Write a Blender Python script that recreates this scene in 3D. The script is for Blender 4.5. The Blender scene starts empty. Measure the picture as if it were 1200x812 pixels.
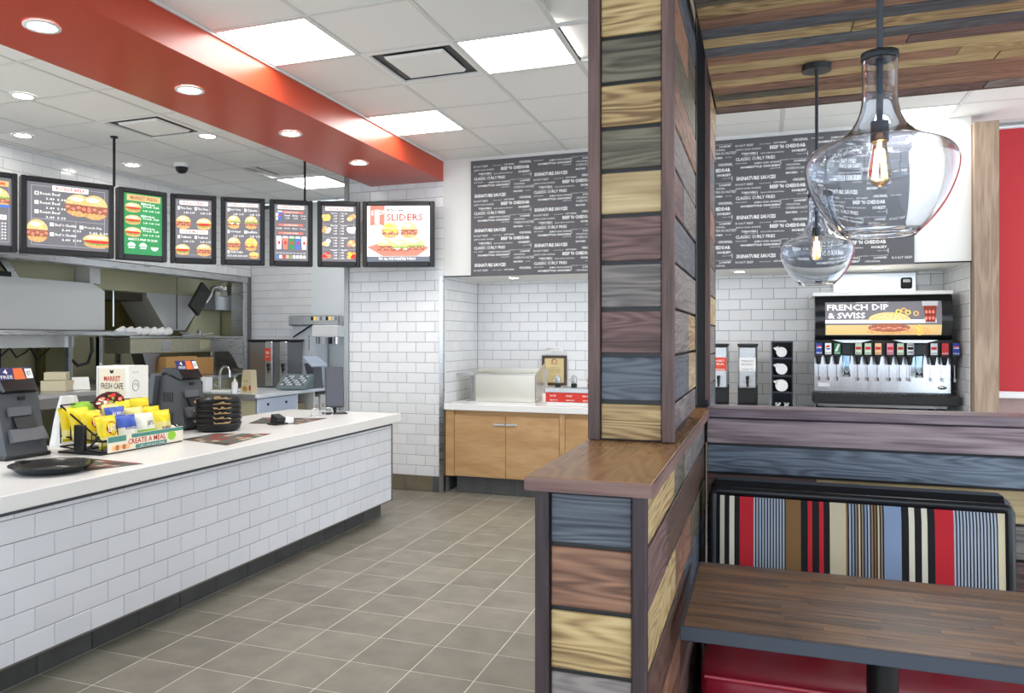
import bpy, math, random
from mathutils import Matrix, Vector
random.seed(7)
SC = bpy.context.scene
COL = SC.collection
R = math.radians

# ------------------------------------------------------------------ camera
cam_d = bpy.data.cameras.new('camera'); cam = bpy.data.objects.new('camera', cam_d); COL.objects.link(cam)
cam.location = (0, 0, 1.4945); cam.rotation_euler = (R(90), 0, 0.3568)
cam_d.sensor_width = 36; cam_d.lens = 926.248 / 1200 * 36
cam_d.shift_x = 50.6 / 1200; cam_d.shift_y = -10.46 / 1200
cam_d.clip_start = 0.02
SC.camera = cam
# ------------------------------------------------------------------ daylight outside the (open) shop front, exposure
W = bpy.data.worlds.new('daylight'); SC.world = W; W.use_nodes = True
bg = W.node_tree.nodes['Background']
bg.inputs[0].default_value = (0.80, 0.90, 1.0, 1); bg.inputs[1].default_value = 1.5
def area(name, loc, rot, sx, sy, power, col):
    l = bpy.data.lights.new(name, 'AREA'); l.shape = 'RECTANGLE'; l.size = sx; l.size_y = sy; l.energy = power; l.color = col
    o = bpy.data.objects.new(name, l); o.location = loc; o.rotation_euler = rot; COL.objects.link(o); return o
SC.view_settings.view_transform = 'Standard'
SC.view_settings.look = 'None'
SC.view_settings.gamma = 1.0
SC.view_settings.use_curve_mapping = False
SC.view_settings.exposure = 1.1
PANEL_E, DOWN_E, BULB_E = 8.0, 42.0, 45.0
SC.cycles.max_bounces = 10; SC.cycles.transmission_bounces = 10; SC.cycles.transparent_max_bounces = 10
SC.cycles.sample_clamp_indirect = 8.0

# ------------------------------------------------------------------ materials
def srgb(r, g, b):
    f = lambda c: (c/255/12.92) if c/255 <= 0.04045 else ((c/255+0.055)/1.055)**2.4
    return (f(r), f(g), f(b), 1)
MATS = {}
def mat(name, rgb, rough=0.5, metal=0.0, emit=0.0, spec=0.5, var=0.0, vscale=8.0, bump=0.0, bscale=60.0, coat=0.0, trans=0.0, ior=1.45, objvar=0.0):
    if name in MATS: return MATS[name]
    m = bpy.data.materials.new(name); m.use_nodes = True; MATS[name] = m
    nt = m.node_tree; b = nt.nodes['Principled BSDF']
    c = srgb(*rgb)
    b.inputs['Base Color'].default_value = c
    b.inputs['Roughness'].default_value = rough
    b.inputs['Metallic'].default_value = metal
    b.inputs['Specular IOR Level'].default_value = spec
    b.inputs['Coat Weight'].default_value = coat
    b.inputs['Transmission Weight'].default_value = trans
    b.inputs['IOR'].default_value = ior
    if emit:
        b.inputs['Emission Color'].default_value = c; b.inputs['Emission Strength'].default_value = emit
    L = nt.links
    if var or objvar:
        tc = nt.nodes.new('ShaderNodeTexCoord')
        no = nt.nodes.new('ShaderNodeTexNoise'); no.inputs['Scale'].default_value = vscale; no.inputs['Detail'].default_value = 5
        oi = nt.nodes.new('ShaderNodeObjectInfo')
        va = nt.nodes.new('ShaderNodeVectorMath'); va.operation = 'MULTIPLY_ADD'
        va.inputs[1].default_value = (37, 53, 71)
        cmb = nt.nodes.new('ShaderNodeCombineXYZ')
        for i in range(3): L.new(oi.outputs['Random'], cmb.inputs[i])
        L.new(cmb.outputs[0], va.inputs[0]); L.new(tc.outputs['Object'], va.inputs[2])
        L.new(va.outputs[0], no.inputs['Vector'])
        ma = nt.nodes.new('ShaderNodeMapRange')
        ma.inputs['From Min'].default_value = 0.3; ma.inputs['From Max'].default_value = 0.7
        ma.inputs['To Min'].default_value = 1-var; ma.inputs['To Max'].default_value = 1+var
        L.new(no.outputs['Fac'], ma.inputs['Value'])
        mo = nt.nodes.new('ShaderNodeMapRange'); mo.inputs['To Min'].default_value = 1-objvar; mo.inputs['To Max'].default_value = 1+objvar
        L.new(oi.outputs['Random'], mo.inputs['Value'])
        mm = nt.nodes.new('ShaderNodeMath'); mm.operation = 'MULTIPLY'
        L.new(ma.outputs[0], mm.inputs[0]); L.new(mo.outputs[0], mm.inputs[1])
        mx = nt.nodes.new('ShaderNodeVectorMath'); mx.operation = 'SCALE'; mx.inputs[0].default_value = c[:3]
        L.new(mm.outputs[0], mx.inputs['Scale']); L.new(mx.outputs[0], b.inputs['Base Color'])
        if emit: L.new(mx.outputs[0], b.inputs['Emission Color'])
    if bump:
        tc = nt.nodes.new('ShaderNodeTexCoord'); no = nt.nodes.new('ShaderNodeTexNoise'); no.inputs['Scale'].default_value = bscale
        L.new(tc.outputs['Object'], no.inputs['Vector'])
        bu = nt.nodes.new('ShaderNodeBump'); bu.inputs['Strength'].default_value = bump; bu.inputs['Distance'].default_value = 0.004
        L.new(no.outputs['Fac'], bu.inputs['Height']); L.new(bu.outputs[0], b.inputs['Normal'])
    return m

def wood(name, light, dark, rough=0.5, along=1.2, across=9.0, ring=15.0, contrast=1.0, streak=None, spec=0.4):
    """grain runs along local X; every object gets its own cut of the log"""
    if name in MATS: return MATS[name]
    m = bpy.data.materials.new(name); m.use_nodes = True; MATS[name] = m
    nt = m.node_tree; L = nt.links; b = nt.nodes['Principled BSDF']
    b.inputs['Roughness'].default_value = rough; b.inputs['Specular IOR Level'].default_value = spec
    N = nt.nodes.new
    tc = N('ShaderNodeTexCoord'); oi = N('ShaderNodeObjectInfo'); cmb = N('ShaderNodeCombineXYZ')
    for i in range(3): L.new(oi.outputs['Random'], cmb.inputs[i])
    va = N('ShaderNodeVectorMath'); va.operation = 'MULTIPLY_ADD'; va.inputs[1].default_value = (61, 17, 29)
    L.new(cmb.outputs[0], va.inputs[0]); L.new(tc.outputs['Object'], va.inputs[2])
    mp = N('ShaderNodeVectorMath'); mp.operation = 'MULTIPLY'; mp.inputs[1].default_value = (along, across, across)
    L.new(va.outputs[0], mp.inputs[0])
    n1 = N('ShaderNodeTexNoise'); n1.inputs['Scale'].default_value = 1.0; n1.inputs['Detail'].default_value = 2; L.new(mp.outputs[0], n1.inputs['Vector'])
    mu = N('ShaderNodeMath'); mu.operation = 'MULTIPLY'; mu.inputs[1].default_value = ring * 6.28; L.new(n1.outputs['Fac'], mu.inputs[0])
    si = N('ShaderNodeMath'); si.operation = 'SINE'; L.new(mu.outputs[0], si.inputs[0])
    mp2 = N('ShaderNodeVectorMath'); mp2.operation = 'MULTIPLY'; mp2.inputs[1].default_value = (along*3.5, across*14, across*14)
    L.new(va.outputs[0], mp2.inputs[0])
    n2 = N('ShaderNodeTexNoise'); n2.inputs['Scale'].default_value = 1.0; n2.inputs['Detail'].default_value = 4; L.new(mp2.outputs[0], n2.inputs['Vector'])
    n3 = N('ShaderNodeTexNoise'); n3.inputs['Scale'].default_value = 0.55; n3.inputs['Detail'].default_value = 3; L.new(mp.outputs[0], n3.inputs['Vector'])
    a1 = N('ShaderNodeMath'); a1.operation = 'MULTIPLY_ADD'; a1.inputs[1].default_value = 0.20*contrast; a1.inputs[2].default_value = 0.5; L.new(si.outputs[0], a1.inputs[0])
    s2 = N('ShaderNodeMath'); s2.operation = 'MULTIPLY_ADD'; s2.inputs[1].default_value = 1.0*contrast; s2.inputs[2].default_value = -0.5*contrast; L.new(n2.outputs['Fac'], s2.inputs[0])
    s3 = N('ShaderNodeMath'); s3.operation = 'MULTIPLY_ADD'; s3.inputs[1].default_value = 1.3*contrast; s3.inputs[2].default_value = -0.65*contrast; L.new(n3.outputs['Fac'], s3.inputs[0])
    ad = N('ShaderNodeMath'); ad.operation = 'ADD'; L.new(a1.outputs[0], ad.inputs[0]); L.new(s2.outputs[0], ad.inputs[1])
    ae = N('ShaderNodeMath'); ae.operation = 'ADD'; ae.use_clamp = True; L.new(ad.outputs[0], ae.inputs[0]); L.new(s3.outputs[0], ae.inputs[1])
    cr = N('ShaderNodeValToRGB'); e = cr.color_ramp.elements
    e[0].position = 0.12; e[0].color = srgb(*dark); e[1].position = 0.85; e[1].color = srgb(*light)
    if streak:
        x = cr.color_ramp.elements.new(0.5); x.color = srgb(*streak)
    L.new(ae.outputs[0], cr.inputs[0]); L.new(cr.outputs[0], b.inputs['Base Color'])
    bu = N('ShaderNodeBump'); bu.inputs['Strength'].default_value = 0.25; bu.inputs['Distance'].default_value = 0.002
    L.new(ae.outputs[0], bu.inputs['Height']); L.new(bu.outputs[0], b.inputs['Normal'])
    return m

def steel(name, rgb, rough=0.3, streak=(3, 3, 60), amp=0.12, metal=1.0):
    if name in MATS: return MATS[name]
    m = mat(name, rgb, rough=rough, metal=metal)
    nt = m.node_tree; L = nt.links; b = nt.nodes['Principled BSDF']; N = nt.nodes.new
    tc = N('ShaderNodeTexCoord'); mp = N('ShaderNodeVectorMath'); mp.operation = 'MULTIPLY'; mp.inputs[1].default_value = streak
    L.new(tc.outputs['Object'], mp.inputs[0])
    n = N('ShaderNodeTexNoise'); n.inputs['Scale'].default_value = 1.5; n.inputs['Detail'].default_value = 4; L.new(mp.outputs[0], n.inputs['Vector'])
    mr = N('ShaderNodeMapRange'); mr.inputs['To Min'].default_value = rough-amp; mr.inputs['To Max'].default_value = rough+amp
    L.new(n.outputs['Fac'], mr.inputs['Value']); L.new(mr.outputs[0], b.inputs['Roughness'])
    return m

def glass(name, rgb=(250, 252, 255), rough=0.0, ior=1.45):
    if name in MATS: return MATS[name]
    m = bpy.data.materials.new(name); m.use_nodes = True; MATS[name] = m
    nt = m.node_tree; nt.nodes.remove(nt.nodes['Principled BSDF'])
    g = nt.nodes.new('ShaderNodeBsdfGlass'); g.inputs['Color'].default_value = srgb(*rgb); g.inputs['Roughness'].default_value = rough; g.inputs['IOR'].default_value = ior
    nt.links.new(g.outputs[0], nt.nodes['Material Output'].inputs[0]); return m

# ------------------------------------------------------------------ objects
MW = {}
def wm(o): return MW.get(o.name, Matrix.Identity(4))
def link(o, parent=None, local=None):
    COL.objects.link(o)
    if parent is not None:
        o.parent = parent
    MW[o.name] = (wm(parent) if parent is not None else Matrix.Identity(4)) @ (local if local is not None else Matrix.Identity(4))
    if local is not None: o.matrix_local = local
    return o
def tag(o, label=None, cat=None, group=None, kind=None):
    if label: o['label'] = label
    if cat: o['category'] = cat
    if group: o['group'] = group
    if kind: o['kind'] = kind
    return o
def thing(name, label, cat, loc=(0, 0, 0), rz=0.0, group=None, tilt=None):
    o = bpy.data.objects.new(name, None); o.empty_display_size = 0.05
    M = Matrix.Translation(loc) @ Matrix.Rotation(rz, 4, 'Z')
    if tilt is not None: M = M @ tilt
    link(o, None, M); tag(o, label, cat, group); return o

class MB:
    def __init__(s): s.v = []; s.f = []; s.m = []; s.mats = []; s.cur = 0; s.sm = []
    def use(s, m):
        if m not in s.mats: s.mats.append(m)
        s.cur = s.mats.index(m); return s
    def add(s, vs, fs, M=None, smooth=False):
        o = len(s.v)
        s.v += [tuple(M @ Vector(v)) for v in vs] if M is not None else [tuple(v) for v in vs]
        for f in fs: s.f.append([i+o for i in f]); s.m.append(s.cur); s.sm.append(smooth)
        return s
    def box(s, x0, x1, y0, y1, z0, z1, M=None, bev=0.0):
        x0, x1 = sorted((x0, x1)); y0, y1 = sorted((y0, y1)); z0, z1 = sorted((z0, z1))
        if bev <= 0:
            vs = [(x, y, z) for z in (z0, z1) for y in (y0, y1) for x in (x0, x1)]
            return s.add(vs, [(0, 2, 3, 1), (4, 5, 7, 6), (0, 1, 5, 4), (2, 6, 7, 3), (0, 4, 6, 2), (1, 3, 7, 5)], M)
        b = min(bev, (x1-x0)*.45, (y1-y0)*.45, (z1-z0)*.45)
        vs = []; idx = {}
        for i, x in enumerate((x0, x1)):
            for j, y in enumerate((y0, y1)):
                for k, z in enumerate((z0, z1)):
                    ix = x + (b if i == 0 else -b); iy = y + (b if j == 0 else -b); iz = z + (b if k == 0 else -b)
                    idx[i, j, k] = len(vs); vs += [(x, iy, iz), (ix, y, iz), (ix, iy, z)]
        g = lambda i, j, k, a: idx[i, j, k]+a
        fs = []
        for i in (0, 1):
            q = [g(i, 0, 0, 0), g(i, 1, 0, 0), g(i, 1, 1, 0), g(i, 0, 1, 0)]; fs.append(q if i else q[::-1])
            q = [g(0, i, 0, 1), g(1, i, 0, 1), g(1, i, 1, 1), g(0, i, 1, 1)]; fs.append(q[::-1] if i else q)
            q = [g(0, 0, i, 2), g(1, 0, i, 2), g(1, 1, i, 2), g(0, 1, i, 2)]; fs.append(q if i else q[::-1])
        for j in (0, 1):
            for k in (0, 1):
                q = [g(0, j, k, 1), g(1, j, k, 1), g(1, j, k, 2), g(0, j, k, 2)]; fs.append(q if j == k else q[::-1])
                q = [g(j, 0, k, 0), g(j, 1, k, 0), g(j, 1, k, 2), g(j, 0, k, 2)]; fs.append(q if j != k else q[::-1])
                q = [g(j, k, 0, 0), g(j, k, 1, 0), g(j, k, 1, 1), g(j, k, 0, 1)]; fs.append(q[::-1] if j != k else q)
        for i in (0, 1):
            for j in (0, 1):
                for k in (0, 1):
                    q = [g(i, j, k, 0), g(i, j, k, 1), g(i, j, k, 2)]; fs.append(q if (i+j+k) % 2 else q[::-1])
        return s.add(vs, fs, M)
    def cyl(s, p0, p1, r, r2=None, n=16, caps=True, smooth=True):
        p0 = Vector(p0); p1 = Vector(p1); r2 = r if r2 is None else r2
        d = (p1-p0).normalized(); a = d.orthogonal().normalized(); b = d.cross(a)
        vs = []
        for p, rr in ((p0, r), (p1, r2)):
            for i in range(n):
                t = 2*math.pi*i/n; vs.append(p+rr*(a*math.cos(t)+b*math.sin(t)))
        fs = [(i, (i+1) % n, n+(i+1) % n, n+i) for i in range(n)]
        s.add(vs, fs, None, smooth)
        if caps: s.add(vs[:n], [tuple(range(n))[::-1]]); s.add(vs[n:], [tuple(range(n))])
        return s
    def lathe(s, prof, c=(0, 0, 0), n=24, smooth=True, M=None):
        vs = []; k = len(prof)
        for r, z in prof:
            for i in range(n):
                t = 2*math.pi*i/n; vs.append((c[0]+r*math.cos(t), c[1]+r*math.sin(t), c[2]+z))
        fs = [(j*n+i, j*n+(i+1) % n, (j+1)*n+(i+1) % n, (j+1)*n+i) for j in range(k-1) for i in range(n)]
        return s.add(vs, fs, M, smooth)
    def tube(s, pts, r, n=8, smooth=True, closed=False):
        P = [Vector(p) for p in pts]; vs = []; fs = []; k = len(P); prev = None
        for i, p in enumerate(P):
            q0 = P[i-1] if (i > 0 or closed) else p; q1 = P[(i+1) % k] if (i < k-1 or closed) else p
            d = (q1-q0).normalized()
            a = d.orthogonal().normalized() if prev is None else (prev-d*prev.dot(d)).normalized()
            prev = a; b = d.cross(a)
            for j in range(n):
                t = 2*math.pi*j/n; vs.append(p+r*(a*math.cos(t)+b*math.sin(t)))
        for i in range(k if closed else k-1):
            for j in range(n):
                fs.append((i*n+j, i*n+(j+1) % n, ((i+1) % k)*n+(j+1) % n, ((i+1) % k)*n+j))
        s.add(vs, fs, None, smooth)
        if not closed:
            s.add(vs[:n], [tuple(range(n))[::-1]]); s.add(vs[-n:], [tuple(range(n))])
        return s
    def prism(s, poly, h0, h1, M=None, smooth=False):
        """poly in XY extruded along Z from h0 to h1"""
        n = len(poly); vs = [(x, y, h0) for x, y in poly]+[(x, y, h1) for x, y in poly]
        fs = [tuple(range(n))[::-1], tuple(range(n, 2*n))]+[(i, (i+1) % n, n+(i+1) % n, n+i) for i in range(n)]
        return s.add(vs, fs, M, smooth)
    def grid(s, fn, nu, nv, smooth=True, M=None):
        vs = [fn(i/nu, j/nv) for j in range(nv+1) for i in range(nu+1)]
        fs = [(j*(nu+1)+i, j*(nu+1)+i+1, (j+1)*(nu+1)+i+1, (j+1)*(nu+1)+i) for j in range(nv) for i in range(nu)]
        return s.add(vs, fs, M, smooth)
    def mesh(s, name):
        me = bpy.data.meshes.new(name); me.from_pydata(s.v, [], s.f)
        for m in s.mats: me.materials.append(m)
        me.polygons.foreach_set('material_index', s.m); me.polygons.foreach_set('use_smooth', s.sm); me.update(); return me
    def build(s, name, m=None, parent=None, world=False, **kw):
        """vertices in the parent's own frame, or in the world's when world=True"""
        if m is not None and not s.mats: s.mats = [m]
        if world and parent is not None:
            I = wm(parent).inverted(); s.v = [tuple(I @ Vector(v)) for v in s.v]
        o = bpy.data.objects.new(name, s.mesh(name)); link(o, parent); tag(o, **kw)
        if name in ('lettering', 'side_print', 'printed_boxes', 'fries_picture', 'food_picture', 'drink_picture', 'icon', 'brand_sticker'): o['kind'] = 'stuff'
        return o
def place(name, me, parent, M, **kw):
    o = bpy.data.objects.new(name, me); link(o, parent, M); tag(o, **kw); return o
def copy_tree(o, parent=None, M=None):
    kids = list(o.children); c = o.copy(); COL.objects.link(c)
    if parent is not None: c.parent = parent
    if M is not None: c.matrix_local = M
    MW[c.name] = (wm(parent) if parent is not None else Matrix.Identity(4)) @ c.matrix_local
    for k in kids: copy_tree(k, c, k.matrix_local.copy())
    return c
# frame whose local x,y,z follow the given unit vectors
def frame(o, u, v, n):
    return Matrix(((u[0], v[0], n[0], o[0]), (u[1], v[1], n[1], o[1]), (u[2], v[2], n[2], o[2]), (0, 0, 0, 1)))

# ---- flat lettering
FC = bpy.data.curves.new('lettering_source', 'FONT'); FO = bpy.data.objects.new('lettering_source', FC)
FC.resolution_u = 1; TXT = {}
def text_geo(t, bold=0.0):
    k = (t, bold)
    if k not in TXT:
        FC.body = t; FC.offset = bold; FC.size = 1.0
        me = bpy.data.meshes.new_from_object(FO)
        vs = [(v.co.x, v.co.y) for v in me.vertices]; fs = [tuple(p.vertices) for p in me.polygons]
        bpy.data.meshes.remove(me)
        if not vs: vs = [(0, 0), (1, 0), (1, 1)]; fs = [(0, 1, 2)]
        x0 = min(v[0] for v in vs); x1 = max(v[0] for v in vs); y0 = min(v[1] for v in vs); y1 = max(v[1] for v in vs)
        TXT[k] = ([((x-x0)/(x1-x0), (y-y0)/(y1-y0)) for x, y in vs], fs)
    return TXT[k]
def text(mb, t, x, z, w, h, y, bold=0.0, fn=None):
    """letters standing in the local XZ plane facing -Y, lower left corner (x, z)"""
    vs, fs = text_geo(t, bold)
    f = fn or (lambda a, b: (x+a*w, y, z+b*h))
    mb.add([f(a, b) for a, b in vs], fs)

# ---- rows of wall tiles
TILE_ME = {}
def tile_mesh(w, h, t, bev, m):
    k = (round(w, 3), round(h, 3), t, m.name)
    if k not in TILE_ME:
        b = min(bev, w*.4, h*.4); mb = MB()
        x0, x1, y0, y1 = -w/2, w/2, -h/2, h/2
        vs = [(x0, y0, -.004), (x1, y0, -.004), (x1, y1, -.004), (x0, y1, -.004), (x0, y0, t-b*.6), (x1, y0, t-b*.6), (x1, y1, t-b*.6), (x0, y1, t-b*.6),
              (x0+b, y0+b, t), (x1-b, y0+b, t), (x1-b, y1-b, t), (x0+b, y1-b, t)]
        fs = [(8, 9, 10, 11)]
        for a in range(4):
            c = (a+1) % 4; fs += [(a, c, 4+c, 4+a), (4+a, 4+c, 8+c, 8+a)]
        mb.add(vs, fs); mb.mats = [m]; TILE_ME[k] = mb.mesh('tile')
    return TILE_ME[k]
def tiles(parent, o, u, v, n, W_, H_, m, tw=.2, th=.1, gap=.003, t=.006, bond=True, phase=0.0, cap=300, name='tile', seen=None, bev=.003):
    """running-bond tiles over a W_ x H_ face whose lower left corner is o; whole and cut tiles are parts"""
    u, v, n, o = map(Vector, (u, v, n, o)); got = []
    r = 0
    while r*th < H_-.01:
        z0, z1 = r*th, min((r+1)*th, H_); x = -((phase + (tw/2 if (bond and r % 2) else 0)) % tw)
        while x < W_-.004:
            a, b = max(x, 0), min(x+tw, W_)
            if b-a > .012: got.append((a, b, z0, z1))
            x += tw
        r += 1
    if seen: got.sort(key=lambda q: -seen(*q))
    rest = MB()
    for i, (a, b, z0, z1) in enumerate(got):
        w, h = b-a-gap, z1-z0-gap
        if h < .008: continue
        c = o+u*((a+b)/2)+v*((z0+z1)/2)
        tilt = Matrix.Rotation(random.uniform(-.0035, .0035), 4, 'X') @ Matrix.Rotation(random.uniform(-.003, .003), 4, 'Y')
        M = wm(parent).inverted() @ frame(c, u, v, n) @ tilt
        me = tile_mesh(w, h, t, bev, m)
        if i < cap: place(name, me, parent, M)
        else:
            rest.add([x.co for x in me.vertices], [tuple(p.vertices) for p in me.polygons], M)
    if rest.v: rest.build(name + '_field', m, parent, kind='stuff')

# ================================================================== palette
WHITE_TILE = mat('glazed_white_tile', (233, 234, 236), rough=.16, objvar=.035, spec=.5)
COUNTER_TILE = mat('daylit_counter_tile', (231, 234, 240), rough=.14, objvar=.035)  # blue cast puts the daylight on the counter front into the colour
GROUT = mat('grey_grout', (120, 120, 123), rough=.9)
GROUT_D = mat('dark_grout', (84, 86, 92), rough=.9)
FLOOR_TILE = mat('taupe_floor_tile', (139, 134, 122), rough=.42, var=.16, vscale=6, objvar=.09, bump=.05, bscale=30)
FLOOR_GROUT = mat('pale_floor_grout', (222, 217, 203), rough=.9)
BASE_TILE = mat('charcoal_base_tile', (82, 84, 84), rough=.4, var=.18, vscale=6, objvar=.1)
BASE_TILE_WARM = mat('taupe_base_tile', (112, 102, 84), rough=.4, var=.18, vscale=6, objvar=.08)
PAINT = mat('pale_grey_paint', (226, 226, 224), rough=.75)
PAINT2 = mat('white_paint', (232, 233, 233), rough=.7)
CEIL = mat('ceiling_board', (231, 231, 229), rough=.92, var=.02, vscale=300, objvar=.012)
TBAR = mat('ceiling_t_bar', (214, 214, 212), rough=.5)
RED = mat('red_soffit_paint', (176, 62, 36), rough=.33, spec=.5)
SOLID = mat('white_solid_surface', (240, 240, 238), rough=.25)
STEEL = steel('brushed_steel', (200, 201, 202), .30)
STEEL_D = steel('dark_steel', (150, 150, 150), .34)
STEEL_O = steel('warm_stainless', (186, 182, 150), .4, streak=(50, 3, 3), amp=.06, metal=.4)
STEEL_H = steel('hood_stainless', (212, 212, 210), .42, streak=(3, 40, 3), amp=.08, metal=.4)
CHROME = mat('chrome', (225, 226, 228), rough=.08, metal=1)
BLACK = mat('black_plastic', (26, 27, 29), rough=.42)
BLACK_M = mat('black_metal', (30, 30, 32), rough=.4, metal=.4)
DARK = mat('charcoal_plastic', (76, 78, 83), rough=.5)
DARK2 = mat('grey_plastic', (98, 101, 106), rough=.5)
PALE_W = mat('white_plastic', (238, 238, 238), rough=.45)
PAPER = mat('white_paper', (240, 239, 234), rough=.8)
PRINT_W = mat('white_print', (240, 240, 238), rough=.7)
PRINT_G = mat('grey_print', (150, 148, 142), rough=.7)
PRINT_R = mat('red_print', (190, 40, 36), rough=.7)
PRINT_K = mat('black_print', (30, 30, 32), rough=.7)
LAMP = mat('lit_diffuser', (255, 253, 250), rough=.6, emit=PANEL_E)
DOWN = mat('lit_downlight', (255, 250, 240), rough=.6, emit=DOWN_E)
OAK = wood('oak_laminate', (204, 166, 120), (178, 136, 90), rough=.5, along=2.2, across=9, ring=2, contrast=.8)
CAPW = wood('stained_oak_cap', (182, 138, 92), (136, 92, 58), rough=.24, along=1.2, across=7, ring=14, contrast=.55)
POSTW = wood('dark_stained_post', (112, 88, 84), (68, 50, 48), rough=.5, along=2, across=14, ring=2, contrast=.8)
W_TAN = wood('honey_barn_board', (188, 165, 120), (112, 86, 56), rough=.5, streak=(168, 142, 98))
W_PALE = wood('pale_barn_board', (196, 176, 134), (140, 116, 82), rough=.55, ring=4)
W_OLIVE = wood('smoked_green_board', (112, 106, 90), (50, 46, 38), rough=.5)
W_GREY = wood('weathered_grey_board', (134, 126, 122), (74, 68, 68), rough=.5)
W_PURP = wood('plum_brown_board', (122, 94, 90), (70, 48, 46), rough=.5)
W_BLUE = wood('blue_stained_board', (94, 101, 111), (42, 48, 58), rough=.5)
W_RUST = wood('russet_board', (154, 113, 90), (92, 62, 48), rough=.5)
W_DARK = wood('umber_board', (96, 74, 62), (48, 36, 32), rough=.45)
W_COL = wood('grey_oak_trim', (172, 150, 130), (138, 116, 98), rough=.6, along=1.4, across=12, ring=4)
WOODS = [W_TAN, W_OLIVE, W_GREY, W_PURP, W_BLUE, W_RUST, W_DARK, W_PALE]

# ================================================================== setting
# floor: 30 cm porcelain tiles over a grout bed
fl = MB().box(-9, 4.5, -1.5, 9, -.12, -.0012).build('floor', FLOOR_GROUT, kind='structure')
FT = MB().box(-.1497, .1497, -.1497, .1497, -.0045, 0, bev=.001).mesh('floor_tile'); FT.materials.append(FLOOR_TILE)
for i in range(-3, 14):
    for j in range(0, 16):
        x, y = -3.0113+.305*(j+.5), 2.9251+.305*(i+.5)
        if x < -.40 or (x > -.2 and i < 5): place('floor_tile', FT, fl, Matrix.Translation((x, y, 0)) @ Matrix.Rotation(random.choice((0, 1, 2, 3))*math.pi/2, 4, 'Z'))
for i in range(5):
    for j in range(9, 14):
        if i == 0 or j > 9: place('floor_tile', FT, fl, Matrix.Translation((-3.0113-.305*(i+.5), 2.9251+.305*(j+.5), 0)))

# ceiling: lay-in boards on a T-bar grid at 3.2 m
ce = MB().box(-9, 4.5, -1.5, 9, 3.24, 3.3).build('ceiling', PAINT, kind='structure')
GX0, GP, GY0, GQ = -1.07, .604, 3.622, .607
lights = {(-2, 0): 1, (0, 1): 1, (-2, 3): 1}
vents = {(-1, 1)}
CB = MB().box(-.29, .29, -.292, .292, 0, .012, bev=.004).mesh('ceiling_tile'); CB.materials.append(CEIL)
LIGHT_POS = {}
def cell(i, j): return GX0+GP*(i-.5), GY0+GQ*(j+.5)
main_lights = [(-2, 0), (0, 1), (-2, 3), (4, 2), (4, 5)]
main_vents = [(-1, 1)]
for i in range(-2, 7):
    for j in range(-1, 6):
        if (i, j) in main_lights or (i, j) in main_vents: continue
        x, y = cell(i, j)
        if i < 1 or j > 1: place('ceiling_tile', CB, ce, Matrix.Translation((x, y, 3.2)))
# kitchen side
kit_lights = [(-7, 5)]
KX = lambda i: -3.72-.61*(i+.5)
KY = lambda j: 3.0+.607*(j+.5)
kit_vents = [(1, 3), (1, 6)]; kit_panels = [(1, 7)]
for i in range(0, 5):
    for j in range(0, 9):
        if (i, j) in kit_vents or (i, j) in kit_panels: continue
        place('ceiling_tile', CB, ce, Matrix.Translation((KX(i), KY(j), 3.2)))
g = MB()
for i in range(-3, 7): x = GX0+GP*i; g.box(x-.012, x+.012, 2.9, 7.05, 3.198, 3.215)
for j in range(-1, 7): y = GY0+GQ*j; g.box(-2.92, 3.2, y-.012, y+.012, 3.1975, 3.2145)
for i in range(0, 6): x = -3.72-.61*i; g.box(x-.012, x+.012, 3.0, 8.6, 3.198, 3.215)
for j in range(0, 10): y = 3.0+.607*j; g.box(-6.9, -3.68, y-.012, y+.012, 3.1975, 3.2145)
g.build('ceiling_grid', TBAR, ce, kind='stuff')

# walls
def wall(name, boxes, m=GROUT):
    mb = MB()
    for b in boxes: mb.box(*b)
    return mb.build(name, m, kind='structure')
NF = (0, -1, 0)
# white tiled pier at the end of the counter
wp = wall('wall_back', [(-3.92, -2.89, 7.056, 7.95, 0, 3.2)])
tiles(wp, (-3.92, 7.056, .15), (1, 0, 0), (0, 0, 1), NF, 1.03, 3.05, WHITE_TILE, phase=.06, seen=lambda a, b, z0, z1: b-a)
BT = MB().box(-.15, .15, 0, .006, .002, .148, bev=.002).mesh('base_tile'); BT.materials.append(BASE_TILE_WARM)
for k, x in enumerate((-3.77, -3.465, -3.16)): place('base_tile', BT, wp, Matrix.Translation((x, 7.049, 0)))
MB().box(-3.0, -2.89, 7.049, 7.056, .002, .148, bev=.002).build('base_tile', BASE_TILE, wp)
# steel corner guards
MB().box(-2.93, -2.885, 7.04, 7.05, .0, 2.09).box(-2.889, -2.882, 7.04, 7.10, .0, 2.09).build('trim_1', STEEL, kind='structure')
MB().box(-3.965, -3.915, 7.035, 7.12, .0, 3.19).build('trim_2', STEEL_D, kind='structure')
# alcove: back, both sides, the painted bulkhead above it
wr = wall('wall_alcove_back', [(-2.89, 1.6, 8.006, 8.2, 0, 2.3)])
tiles(wr, (-2.88, 8.006, .86), (1, 0, 0), (0, 0, 1), NF, 4.37, 1.24, WHITE_TILE, phase=.03)
wl = wall('wall_alcove_left', [(-2.89, -2.886, 7.05, 8.006, .0, 2.1)])
tiles(wl, (-2.886, 7.06, .86), (0, 1, 0), (0, 0, 1), (1, 0, 0), .94, 1.24, WHITE_TILE, phase=.1)
wq = wall('wall_alcove_right', [(1.496, 1.52, 7.06, 8.006, 0, 2.1)])
tiles(wq, (1.496, 8.0, .86), (0, -1, 0), (0, 0, 1), (-1, 0, 0), .93, 1.24, WHITE_TILE, phase=.05)
wb = wall('wall_bulkhead', [(-2.89, 1.5, 7.05, 8.2, 2.085, 3.2)], PAINT)
MB().box(-2.89, 1.5, 7.042, 7.06, 2.075, 2.085).build('trim_3', BLACK_M, kind='structure')
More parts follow.
